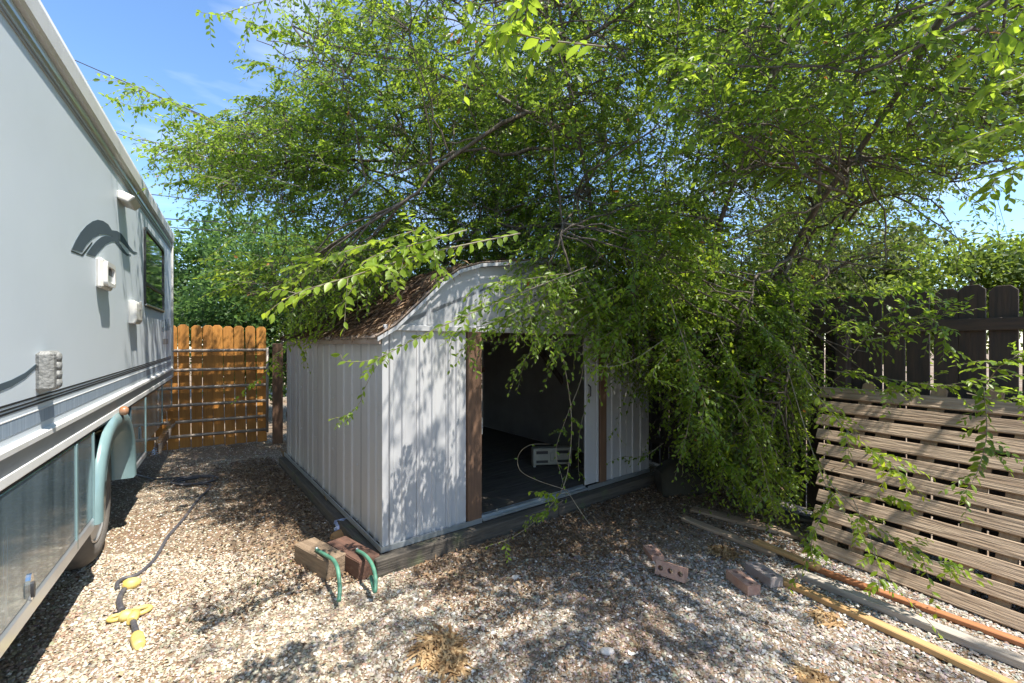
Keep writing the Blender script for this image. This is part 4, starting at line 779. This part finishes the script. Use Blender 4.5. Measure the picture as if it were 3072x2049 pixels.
# sprays of large leaves on long shoots that hang towards the yard: (pixel, distance) paths
fol = Acc(); shoots = Acc(); BIG = []
def spray(path, leaf=.05, step=.022, young=.5, r=.003, side=0, sl=.25, bare=0., world=False):
    P = smooth_path([Vector(p) for p in path] if world else [at(*p) for p in path], 7); P = np.array(P); seg = np.linalg.norm(np.diff(P, axis=0), axis=1); s = np.r_[0, np.cumsum(seg)]; Lt = s[-1]
    V, F = polytube(P - ROOT, np.linspace(r, r * .35, len(P)), 5); shoots.add(V, F); tan = unit(np.gradient(P, axis=0))
    def at_s(q): return np.stack([np.interp(q, s, P[:, j]) for j in range(3)], -1), unit(np.stack([np.interp(q, s, tan[:, j]) for j in range(3)], -1))
    q = np.arange(bare * Lt, Lt, step) + RNG.uniform(-.2, .2, len(np.arange(bare * Lt, Lt, step))) * step; q = np.clip(q, 0, Lt); p, t = at_s(q); n = len(q)
    up = unit(np.array([0, -.25, 1.]) + RNG.normal(0, .25, 3)); sd_ = unit(np.cross(t, up)); sg = np.where(np.arange(n) % 2 == 0, 1., -1.)
    a = unit(.6 * t + .8 * sg[:, None] * sd_ + np.array([0, 0, -.35]) + RNG.normal(0, .2, (n, 3))); nr_ = unit(up + RNG.normal(0, .35, (n, 3))); L = leaf * RNG.uniform(.7, 1.2, n) * (1 - .3 * (q / Lt) ** 3); vr = np.clip(young + RNG.normal(0, .12, n) + .25 * (q / Lt - .5), 0, .97)
    BIG.append((p, a, nr_, L, vr))
    if side:
        qs = RNG.uniform(max(.1, bare) * Lt, .92 * Lt, side); p, t = at_s(qs); sd_ = unit(np.cross(t, up)); sgn = RNG.choice([-1., 1.], side)
        d = unit(.55 * t + sgn[:, None] * .75 * sd_ + RNG.normal(0, .45, (side, 3)) + np.array([0, 0, -.05])); ln = sl * RNG.uniform(.5, 1.2, side)
        V, F = twig_tubes(p - ROOT, d, ln, np.full(side, r * .45)); shoots.add(V, F); uv_ = unit(up + RNG.normal(0, .3, (side, 3)))
        kk = 9; ps, ax_, n_, L_2, t_ = twigs_to_leaves(p, d, ln, uv_, kk, np.full(side, leaf * .95)); BIG.append((ps, ax_, n_, L_2, np.clip(young + RNG.normal(0, .12, len(ps)) + .2 * (t_ - .5), 0, .97)))
# left, over the roof
spray([(1560, 700, 1.9), (1280, 760, 1.7), (1050, 830, 1.55), (890, 880, 1.5), (795, 940, 1.48)], .056, .022, .7, .0035, 10, .17)
spray([(1400, 690, 1.8), (1220, 740, 1.65), (1100, 780, 1.6), (1060, 860, 1.58), (1010, 930, 1.57)], .054, .022, .66, .003, 12, .15)
spray([(1250, 690, 2.3), (1080, 740, 2.1), (960, 790, 2.0), (880, 850, 1.95)], .07, .022, .6, .003, 5, .2)
# across the shed's front corner, with its hanging tip
spray([(1760, 800, 3.0), (1560, 880, 2.85), (1390, 950, 2.75), (1240, 1020, 2.68), (1130, 1075, 2.64), (1040, 1085, 2.62), (1020, 1062, 2.62)], .07, .028, .45, .004, 6, .16, .35)
spray([(1160, 1050, 2.66), (1122, 1110, 2.66), (1092, 1170, 2.66), (1078, 1210, 2.66), (1040, 1245, 2.65), (985, 1258, 2.64)], .043, .026, .35, .0022, 2, .09, .45)
# left sprays over the gate
spray([(1250, 900, 4.2), (1060, 960, 4.2), (930, 1010, 4.2), (840, 1060, 4.25), (790, 1130, 4.3), (740, 1165, 4.3)], .07, .03, .6, .005, 16, .3, .1)
spray([(1020, 560, 4.4), (820, 640, 4.2), (690, 720, 4.1), (610, 790, 4.05)], .072, .03, .6, .004, 5, .3, .1)
spray([(1000, 700, 4.6), (840, 790, 4.5), (720, 800, 4.4), (640, 830, 4.4)], .072, .03, .5, .004, 6, .3)
# upper left sprays against the sky, reaching over the motorhome roof
spray([(1050, 520, 4.0), (820, 440, 4.35), (600, 345, 4.2), (420, 268, 4.05), (285, 215, 4.0)], .07, .032, .35, .006, 30, .4)
spray([(900, 560, 4.0), (700, 500, 4.2), (520, 440, 4.0), (370, 408, 3.95)], .07, .032, .4, .006, 26, .38)
spray([(900, 620, 4.35), (760, 590, 4.2), (640, 530, 4.0), (490, 555, 4.0)], .07, .03, .4, .005, 16, .25)
spray([(650, 370, 4.2), (500, 310, 4.05), (400, 320, 4.0), (300, 278, 4.0)], .07, .03, .4, .004, 12, .2)
spray([(1000, 180, 4.2), (860, 110, 4.0), (720, 60, 4.0), (590, 35, 4.0)], .07, .03, .45, .005, 16, .3)
spray([(1050, 280, 4.2), (900, 230, 4.0), (790, 190, 3.95), (705, 205, 4.4)], .07, .03, .35, .005, 14, .25)
spray([(1000, 380, 4.2), (880, 330, 4.0), (780, 300, 4.0), (670, 300, 4.0)], .07, .03, .35, .005, 14, .25)
spray([(760, 420, 4.2), (640, 400, 4.05), (540, 372, 3.95), (450, 350, 3.9)], .062, .03, .4, .004, 14, .28)
spray([(800, 470, 4.2), (690, 455, 4.05), (600, 430, 3.95), (520, 425, 3.9)], .062, .03, .4, .004, 14, .28)
# high sprays reaching over the motorhome side
for q in range(5): spray([(.2 - .1 * q, 3.9 + .1 * q, 4.9), (-.8 - .1 * q, 3.3 + .22 * q, 5.25), (-1.5 - .12 * q, 2.95 + .27 * q, 5.3 - .1 * q), (-2.15 - .12 * q, 2.7 + .3 * q, 5.05 - .12 * q)], .062, .03, .4, .007, 16, .35, .15, world=True)
# over the doorway
for pth in ([(1850, 860, 3.3), (1680, 920, 3.1), (1530, 980, 3.0), (1420, 1010, 2.95), (1370, 1090, 2.93)], [(1800, 900, 3.3), (1660, 980, 3.1), (1590, 1060, 3.05), (1540, 1115, 3.02)], [(1880, 880, 3.4), (1740, 960, 3.2), (1680, 1040, 3.15), (1640, 1105, 3.12)],
            [(1700, 820, 3.1), (1560, 840, 2.95), (1460, 850, 2.9), (1410, 865, 2.9)], [(1900, 950, 3.3), (1800, 1020, 3.2), (1730, 1075, 3.15)], [(1620, 900, 3.0), (1500, 960, 2.95), (1400, 990, 2.9), (1330, 1000, 2.88)], [(1800, 800, 3.3), (1660, 850, 3.1), (1560, 900, 3.0), (1490, 930, 2.95)], [(1850, 960, 3.35), (1760, 1000, 3.25), (1700, 1020, 3.2), (1600, 1030, 3.12)], [(1780, 840, 3.2), (1660, 880, 3.1), (1600, 960, 3.05), (1570, 1020, 3.0)], [(1920, 900, 3.4), (1860, 1000, 3.3), (1820, 1080, 3.25), (1800, 1140, 3.22)]): spray(pth, .062, .026, .42, .0035, 18, .26)
# long shoots hanging in the doorway
spray([(1660, 960, 3.25), (1690, 1080, 3.25), (1712, 1220, 3.25), (1712, 1340, 3.22), (1690, 1460, 3.15), (1620, 1550, 3.05), (1540, 1610, 2.95), (1445, 1645, 2.88)], .042, .05, .5, .0045, 4, .12, .05)
spray([(1750, 1010, 3.3), (1745, 1130, 3.3), (1700, 1250, 3.3), (1668, 1350, 3.3), (1685, 1430, 3.25), (1700, 1500, 3.2)], .04, .05, .3, .003, 3, .12, .2)
spray([(1700, 1470, 3.2), (1610, 1440, 3.25), (1560, 1410, 3.25), (1556, 1365, 3.25), (1590, 1335, 3.25), (1650, 1332, 3.25)], .03, .2, .3, .0028, 0, .1, .3)
spray([(1700, 1470, 3.18), (1760, 1560, 3.05), (1830, 1640, 3.0)], .03, .3, .3, .003, 0, .1, .4)
spray([(1705, 1480, 3.15), (1650, 1480, 3.1), (1590, 1475, 3.05)], .05, .022, .7, .002, 3, .12, .2)
spray([(1690, 1500, 3.12), (1640, 1535, 3.05), (1580, 1550, 3.0)], .045, .022, .45, .002, 3, .12, .1)
spray([(1770, 1180, 3.5), (1740, 1290, 3.5), (1735, 1400, 3.5), (1740, 1440, 3.48)], .042, .05, .4, .002, 2, .1)
# in front of the shed's right panel and beside it
spray([(1960, 1000, 3.9), (1900, 1130, 3.85), (1850, 1280, 3.85), (1880, 1340, 3.8)], .045, .05, .15, .003, 3, .14, .2)
spray([(1990, 1330, 4.0), (1930, 1370, 3.9), (1870, 1370, 3.85), (1820, 1390, 3.8)], .045, .03, .15, .003, 6, .16)
spray([(1990, 1020, 3.0), (1900, 1080, 2.9), (1830, 1100, 2.85), (1770, 1090, 2.8)], .05, .024, .6, .003, 4, .16)
spray([(2000, 1060, 3.0), (1960, 1120, 2.95), (1990, 1150, 2.9), (2030, 1160, 2.88)], .05, .022, .75, .003, 3, .15)
for pth in ([(2010, 900, 3.2), (2060, 1050, 3.1), (2110, 1200, 3.05), (2150, 1320, 3.0)], [(2150, 1000, 3.3), (2230, 1150, 3.2), (2300, 1300, 3.1), (2330, 1420, 3.0)], [(2200, 1200, 3.3), (2270, 1330, 3.2), (2300, 1450, 3.1), (2330, 1560, 3.05)], [(2100, 1250, 3.4), (2170, 1380, 3.3), (2240, 1460, 3.2), (2280, 1530, 3.1)],
            [(2250, 950, 3.4), (2330, 1020, 3.3), (2400, 1100, 3.2), (2440, 1180, 3.15)], [(2050, 980, 3.6), (2080, 1150, 3.5), (2060, 1300, 3.45), (2040, 1380, 3.4)]): spray(pth, .055, .03, .4, .004, 30, .2, .1)
# over the leaning panel
spray([(2330, 1020, 3.4), (2440, 1170, 3.1), (2550, 1300, 2.8), (2680, 1400, 2.6), (2780, 1500, 2.5)], .064, .022, .82, .004, 14, .22, .4)
spray([(2360, 1100, 3.3), (2420, 1300, 3.0), (2480, 1460, 2.8), (2580, 1600, 2.6), (2690, 1760, 2.45), (2800, 1880, 2.35), (2830, 1920, 2.32)], .055, .06, .5, .0038, 9, .18, .35)
spray([(2480, 1440, 2.8), (2600, 1560, 2.65), (2750, 1660, 2.5), (2850, 1700, 2.42), (2930, 1740, 2.38)], .055, .035, .5, .0035, 14, .2, .3)
spray([(2500, 1480, 2.75), (2450, 1580, 2.7), (2420, 1680, 2.65), (2415, 1720, 2.63)], .064, .024, .4, .003, 8, .18)
spray([(2480, 1500, 2.78), (2600, 1490, 2.65), (2720, 1500, 2.6)], .064, .03, .45, .003, 3, .12)
spray([(2950, 1160, 2.4), (2960, 1300, 2.38), (2930, 1420, 2.36), (2880, 1490, 2.34)], .058, .022, .35, .003, 8, .16)
spray([(2560, 1500, 2.7), (2620, 1640, 2.55), (2640, 1780, 2.45)], .055, .04, .6, .0028, 3, .1, .3)
# along the fence
for pth in ([(2480, 1110, 3.3), (2620, 1130, 3.0), (2760, 1150, 2.75), (2900, 1160, 2.55)], [(2440, 1160, 3.2), (2620, 1170, 2.95), (2800, 1160, 2.7), (3000, 1130, 2.5), (3120, 1120, 2.4)], [(2560, 1060, 3.1), (2640, 960, 3.0), (2720, 920, 2.9), (2860, 900, 2.8)], [(2600, 1020, 3.0), (2700, 1000, 2.9), (2820, 950, 2.8), (2960, 920, 2.7)],
            [(2480, 1000, 3.3), (2560, 960, 3.2), (2580, 1000, 3.15)], [(2960, 1150, 2.4), (3010, 1090, 2.3), (3120, 1040, 2.2)], [(2700, 960, 2.9), (2800, 960, 2.8), (2850, 1060, 2.75)], [(2480, 880, 3.2), (2620, 880, 3.0), (2740, 860, 2.9), (2820, 880, 2.8)], [(2900, 1180, 2.45), (3000, 1200, 2.35), (3110, 1180, 2.3)]): spray(pth, .058, .026, .5, .0035, 10, .22, .1)
# near leaves at the top, close to the viewer
for pth in ([(3150, -60, 1.5), (3040, 60, 1.4), (2960, 150, 1.35), (2900, 180, 1.32)], [(3200, 120, 1.5), (3080, 220, 1.4), (2980, 260, 1.35)], [(3200, 330, 1.7), (3080, 360, 1.6), (2960, 400, 1.55), (2850, 450, 1.5)], [(2900, -80, 1.6), (2820, 40, 1.5), (2740, 90, 1.45)], [(3180, 480, 1.8), (3060, 500, 1.7), (2960, 560, 1.65)],
            [(1620, -60, 1.5), (1520, 60, 1.4), (1440, 70, 1.35), (1400, 30, 1.33)], [(1820, 140, 1.45), (1640, 120, 1.4), (1500, 92, 1.36), (1490, 130, 1.36), (1488, 180, 1.36)], [(2500, -60, 1.9), (2420, 20, 1.8), (2360, 60, 1.75)], [(2150, 200, 2.2), (2060, 190, 2.1), (1990, 170, 2.0)]): spray(pth, .058, .024, .6, .0028, 6, .16, .1)
bp_, ba_, bn_, bL, bv = (np.concatenate([b[i] for b in BIG]) for i in range(5))
u_, v_ = proj(bp_); infr = (u_ > 5) & (u_ < 3067) & (v_ > 5) & (v_ < 2044) & (bp_[:, 1] > .5); px = np.where(infr, bL / np.maximum(bp_[:, 1], .3), 0); order = np.argsort(-px); top = order[:300]; rest = order[300:]
V, F, k = leaf_arrays(bp_[rest] - ROOT, ba_[rest], bn_[rest], bL[rest], RNG.uniform(.85, 1.15, len(rest)), hi=True); fol.add(V, F, np.repeat(bv[rest], k))
V, F, k = leaf_arrays(pos - ROOT, ax, nr, Ls, Wd); fol.add(V, F, np.repeat(var, k))
link('foliage', fol.mesh('foliage'), 'elm_leaf', elm, kind='stuff'); link('shoots', shoots.mesh('shoots', True), 'twig', elm, kind='stuff')
lm = []
for q in range(6):
    V, F, k = leaf_arrays(np.zeros((1, 3)), np.array([[1., 0, 0]]), np.array([[0., 0, 1]]), np.ones(1), np.full(1, .9 + .04 * q), hi=True); me = npmesh('leaf', V, F, var=np.full(len(V), .3 + .13 * q)); me.materials.append(M['elm_leaf']); lm.append(me)
for i in top:
    a = Vector(ba_[i]).normalized(); n = Vector(bn_[i]); n = (n - a * n.dot(a)).normalized(); b = n.cross(a); m4 = Matrix((a, b, n)).transposed().to_4x4() @ Matrix.Scale(bL[i], 4); m4.translation = Vector(bp_[i] - ROOT)
    link('leaf', lm[int(np.clip((bv[i] - .3) / .13 + RNG.uniform(-.5, .5) + .5, 0, 5))], parent=elm, mtx=m4)
print('elm twigs', len(TW), 'leaves', len(pos), 'spray leaves', len(bp_))
# ------------------------------------------------------------------ trees beyond the fences
def tree(name, label, base, h, crown, nleaf, lsz, m, stemr=.16, group=None, lean=(0, 0)):
    base = np.array(base, float); e = empty(name, label, 'tree', loc=tuple(base), group=group)
    P = curve((0, 0, -.1), (lean[0], lean[1], h * .8), (0, 0, 1), 9, .05); V, F = polytube(P, np.linspace(stemr, stemr * .25, 9), 8); ac = Acc(); ac.add(V, F)
    cs_ = []; 
    for (c, r, wgt) in crown:
        c = np.array(c); r = np.array(r); i = int(np.clip(np.argmin(np.abs(P[:, 2] - (c[2] - r[2] * .7))), 2, 7))
        V, F = polytube(curve(P[i], c, unit(c - P[i]) + np.array([0, 0, .6]), 7, .06), np.linspace(stemr * .4, .02, 7), 6); ac.add(V, F)
        for q in range(7):
            d = unit(RNG.normal(0, 1, 3)); V, F = polytube(curve(c, c + d * r * .8, d, 5, .1), np.linspace(.03, .006, 5), 4); ac.add(V, F)
        # clumped crown
        ncl = int(40 * wgt); cc = c + unit(RNG.normal(0, 1, (ncl, 3))) * (RNG.uniform(.35, 1., ncl) ** .5)[:, None] * r; cs_.append((cc, r, wgt))
    link('trunk', ac.mesh('trunk', True), 'bark', e)
    cc = np.concatenate([c for c, _, _ in cs_]); rr = np.concatenate([np.full(len(c), .23 * r.mean()) for c, r, _ in cs_]); per = max(8, nleaf // len(cc)); ac = Acc()
    p = (cc[:, None] + RNG.normal(0, 1, (len(cc), per, 3)) * rr[:, None, None] * np.array([1, 1, .7])).reshape(-1, 3); a = unit(RNG.normal(0, 1, p.shape) + np.array([0, 0, -.3])); n = unit(RNG.normal(0, .6, p.shape) + np.array([0, 0, 1.])); tv = np.repeat(RNG.uniform(.1, .8, len(cc)), per)
    V, F, k = leaf_arrays(p, a, n, RNG.uniform(.7, 1.3, len(p)) * lsz, RNG.uniform(.9, 1.4, len(p))); ac.add(V, F, np.repeat(np.clip(tv + RNG.normal(0, .15, len(p)), 0, 1), k)); link('crown', ac.mesh('crown'), m, e, kind='stuff'); return e
G1 = 'trees beyond the fences'
tree('hedge_tree', 'dense dark green tree just behind the orange gate', (-4.7, 9.3, 0), 4.4, [((-.4, 0, 2.9), (1.5, 1.0, 1.2), 1), ((1.1, .3, 2.5), (1.2, 1., 1.2), 1), ((.2, .2, 1.6), (1.9, .9, 1.0), 1.2), ((-1.6, .3, 2.0), (1.0, .9, 1.2), .8)], 34000, .10, 'hedge_leaf', .12, G1)
tree('broad_tree', 'tall bright green tree behind the hedge tree beyond the gate', (-8.0, 13.5, 0), 7., [((0, 0, 4.0), (2.2, 1.6, 1.9), 1.2), ((1.8, .2, 3.6), (1.7, 1.3, 1.6), 1), ((-2., 0, 3.4), (1.8, 1.3, 1.8), 1)], 18000, .15, 'hedge_leaf', .2, G1)
tree('hedge_tree', 'dark green bushy tree behind the back of the shed', (-2.2, 10.6, 0), 4.2, [((0, 0, 2.5), (1.7, 1.2, 1.5), 1.2), ((1.8, .2, 2.2), (1.6, 1.2, 1.5), 1), ((3.4, .3, 1.9), (1.5, 1.0, 1.3), 1)], 24000, .115, 'hedge_leaf', .14, G1)
tree('olive_tree', 'olive green feathery tree showing over the dark fence', (10.0, 13.5, 0), 6.5, [((0, 0, 4.6), (2.6, 1.6, 1.9), 1.5), ((-1.7, 0, 2.9), (1.8, 1.4, 1.4), 1), ((1.6, .2, 2.8), (1.6, 1.4, 1.4), 1)], 38000, .14, 'olive_leaf', .18, G1)
tree('lime_tree', 'yellow green tree above the right end of the dark fence', (9.6, 9.0, 0), 4.2, [((0, 0, 2.7), (1.5, 1.2, .95), 1), ((1.5, -.3, 2.9), (1.3, 1.1, .9), 1), ((-1.1, .4, 2.1), (1.1, 1., .9), .8)], 18000, .115, 'lime_leaf', .12, G1)
tree('far_tree', 'blue green conifer-like tree far behind the fence by the brown pole', (6.6, 16.5, 0), 5.5, [((0, 0, 3.0), (1.6, 1.3, 1.9), 1), ((2.0, .5, 2.3), (1.6, 1.3, 1.4), 1), ((-2.2, .5, 2.2), (1.6, 1.3, 1.5), 1)], 16000, .16, 'hedge_leaf', .16, G1)
# pole and wires
P = at(2292, 760, 15.); link('wooden_pole', MB().tube([(P.x, P.y, 0), (P.x, P.y, P.z + .5)], [.085, .07], 12).me('wooden_pole'), 'pole', label='orange brown wooden pole rising beyond the dark fence', cat='pole')
def wire(a, b, Y, label, r=.012, ext=1.2):
    A, B = Vector(at(*a, Y)), Vector(at(*b, Y * 1.02)); d = B - A; pts = []
    for i in range(21):
        t = -ext + (1 + 3 * ext) * i / 20; p = A + d * t; p.z -= .010 * d.length * (.25 - (t - .5) ** 2) * .6; pts.append(p)
    link('overhead_wire', MB().tube(pts, r, 6).me('overhead_wire'), 'wire', label=label, cat='wire', group='overhead wires')
wire((205, 172), (647, 362), 14, 'thick overhead wire crossing the open sky above the motorhome roof', .014)
wire((335, 393), (660, 513), 14, 'overhead wire running just above the motorhome roof edge into the elm', .010)
wire((453, 583), (737, 616), 13, 'overhead wire ending low over the rear of the motorhome', .012)
wire((495, 656), (670, 667), 8.0, 'upper of the two low wires in front of the hedge tree', .008)
wire((520, 683), (643, 691), 8.0, 'lower of the two low wires in front of the hedge tree', .007)
wire((2700, 772), (3072, 777), 12, 'upper thin wire over the dark fence', .007); wire((2600, 792), (3072, 797), 12, 'lower thin wire over the dark fence', .006)
# ------------------------------------------------------------------ litter, dry clump, stones, weeds
def flakes(name, P, L, m, label, cat, z=.006, tilt=.5, hi=False):
    n = len(P); a = unit(np.c_[RNG.normal(0, 1, (n, 2)), RNG.normal(0, tilt * .5, n)]); nn_ = unit(np.c_[RNG.normal(0, tilt, (n, 2)), np.ones(n)]); b = np.c_[P, z + RNG.uniform(0, .012, n)] if P.shape[1] == 2 else P
    V, F, k = leaf_arrays(b, a, nn_, L, RNG.uniform(.6, 1.1, n), hi=hi); return npmesh(name, V, F, var=np.repeat(RNG.random(n), k))
def band(n, f): q = f(n); return q
def shedpt(x, y): return np.array(SA)[:2] + x[:, None] * np.array(SDX)[:2] + y[:, None] * np.array(SDY)[:2]
n = 7000; Pl = shedpt(-.12 - np.abs(RNG.normal(0, .42, n)), RNG.uniform(-.1, 3.9, n)); n2 = 9000; Pf = shedpt(RNG.uniform(.1, 4.2, n2) ** .9, -.15 - np.abs(RNG.normal(0, .6, n2))); n3 = 1500; Pg = np.c_[RNG.uniform(-3, 3, n3), RNG.uniform(1.7, 6.5, n3)]
Pa = np.concatenate([Pl, Pf, Pg]); link('leaf_litter', flakes('leaf_litter', Pa, RNG.uniform(.016, .042, len(Pa)), 'litter', '', '', z=.012), 'litter', kind='stuff', label='brown dead leaf litter scattered on the gravel round the shed', cat='leaf litter')
# litter caught on the shed roof
n = 9000; y = RNG.uniform(-.06, SL, n); t = RNG.random(n) ** .8; xr = -.06 + .7 * t; zr = np.array([gz(x) for x in xr]) + .012; n4 = 3500; y2 = RNG.uniform(-.06, SL, n4); x2 = RNG.uniform(bx1, SW - bx1, n4); z2 = np.array([gz(x) for x in x2]) + .03
q = shedpt(np.r_[xr, x2], np.r_[y, y2]); Pr = np.c_[q, np.r_[zr + .022 + RNG.uniform(0, .03, n), z2]]; m_ = len(Pr)
sl_ = np.where(np.arange(m_) < n, 1., .2)[:, None]; down = np.array(-SDX) * .7 + np.array([0, 0, -.6]); a = unit(down * sl_ + RNG.normal(0, .35, (m_, 3)) * np.array([1, 1, .5])); nn_ = unit(np.array(-SDX) * .5 + np.array([0, 0, 1.]) + RNG.normal(0, .3, (m_, 3)))
V, F, k = leaf_arrays(Pr - np.array(SA), a, nn_, RNG.uniform(.03, .11, m_), RNG.uniform(.12, .5, m_)); V2 = V @ np.array([[math.cos(YAW), -math.sin(YAW), 0], [math.sin(YAW), math.cos(YAW), 0], [0, 0, 1]])
link('roof_litter', npmesh('roof_litter', V2, F, var=np.repeat(RNG.random(m_), k)), 'litter', loc=tuple(SA), rot=(0, 0, YAW), kind='stuff', label='dry brown twigs and leaves caught on the shed roof', cat='leaf litter')
# straw-coloured dried clump
def clump(p, R, n, name, label, cat, h=.05, mt='straw', curl=1.2):
    ac = Acc(); p = np.array(p, float)
    for i in range(n):
        a0 = random.uniform(0, 6.28); r0 = R * random.random() ** .6; c = np.array([r0 * math.cos(a0) * .8, r0 * math.sin(a0), .008]); d = a0 + random.uniform(.6, 2.2) * random.choice((1, 1, -1)); L = R * random.uniform(.5, 1.3); pts = []
        for j in range(6):
            pts.append(c.copy()); c = c + np.array([math.cos(d), math.sin(d), 0]) * L / 5; d += random.uniform(-.2, .6) * curl * .5; c[2] = .008 + h * random.random() * (1 - min(1, np.linalg.norm(c[:2]) / (1.4 * R)))
        pts = np.array(pts); t = unit(np.gradient(pts, axis=0)); s_ = np.cross(t, (0, 0, 1.)); w_ = random.uniform(.0015, .0065); V = np.concatenate([pts - s_ * w_, pts + s_ * w_ + np.array([0, 0, random.uniform(-.006, .006)])]); F = []
        for j in range(5): F += [(j, j + 1, j + 7), (j, j + 7, j + 6)]
        ac.add(V, np.array(F), np.full(len(V), random.random()))
    return link(name, ac.mesh(name), mt, loc=tuple(p), label=label, cat=cat)
clump(gr(1315, 1955), .115, 330, 'dried_clump', 'tan dried plant clump lying on open gravel', 'dry plant', .045)
clump(gr(1360, 2000), .075, 120, 'dried_clump', 'smaller torn tuft beside the tan dried plant clump', 'dry plant', .04)
clump(gr(2478, 1860), .07, 90, 'dried_clump', 'small straw tuft lying beside the pine stud', 'dry plant', .025)
clump(gr(2440, 2040), .07, 90, 'dried_clump', 'loose straw tuft on gravel away from the lumber', 'dry plant', .02)
clump(gr(2170, 1662), .09, 130, 'dried_clump', 'yellow dead leaf cluster at the far end of the pine stud', 'dry plant', .06)
def stone(u, v, r, label):
    V0, F0 = ico(); bm = bmesh.new(); bmesh.ops.create_icosphere(bm, subdivisions=2, radius=r)
    for q in bm.verts: q.co = Vector((q.co.x * 1.3, q.co.y * .9, q.co.z * .55)) * random.uniform(.93, 1.07)
    for f in bm.faces: f.smooth = True
    me = bpy.data.meshes.new('stone'); bm.to_mesh(me); bm.free(); p = gr(u, v); link('stone', me, 'stone', label=label, cat='stone', loc=(p.x, p.y, r * .45))
stone(1822, 1962, .030, 'smooth pale rounded stone lying on the open gravel'); stone(1548, 1738, .028, 'tan stone in the shaded gravel in front of the doorway')
def weed(u, v, n, h, label, m='straw', sp=.35):
    p = np.array(gr(u, v)); ac = Acc()
    for i in range(n):
        a = random.uniform(0, 6.28); tip = np.array([math.cos(a) * sp * h, math.sin(a) * sp * h, h * random.uniform(.5, 1.1)]); P_ = curve((random.uniform(-.01, .01), random.uniform(-.01, .01), 0), tip, (0, 0, 1), 6, .05); V, F = polytube(P_, np.linspace(.0025, .0008, 6), 3); ac.add(V, F, np.full(len(V), random.random()))
    link('weed', ac.mesh('weed'), m, loc=tuple(p), label=label, cat='weed')
weed(982, 1530, 14, .22, 'dry straw weed standing against the shed side wall', sp=.2); weed(850, 1370, 16, .2, 'dry weed tuft at the back corner of the shed'); weed(1915, 1948, 6, .09, 'thin dry sprout beside the pale rounded stone', sp=.5)
weed(560, 1868, 5, .05, 'tiny green sprout on the gravel near the yellow plug', 'hedge_leaf', .6); weed(663, 1840, 5, .05, 'tiny green sprout between the plug and the chocks', 'hedge_leaf', .5); weed(770, 1760, 7, .05, 'low green sprout beside the pale wood chock', 'hedge_leaf', .6)
for (u, v) in ((905, 1400), (935, 1440), (1000, 1500)): weed(u, v, 12, .07, {905: 'low green weed at the shed base near its back corner', 935: 'low green weed midway along the shed base', 1000: 'green weed at the shed base next to the dry straw weed'}[u], 'hedge_leaf', .6)
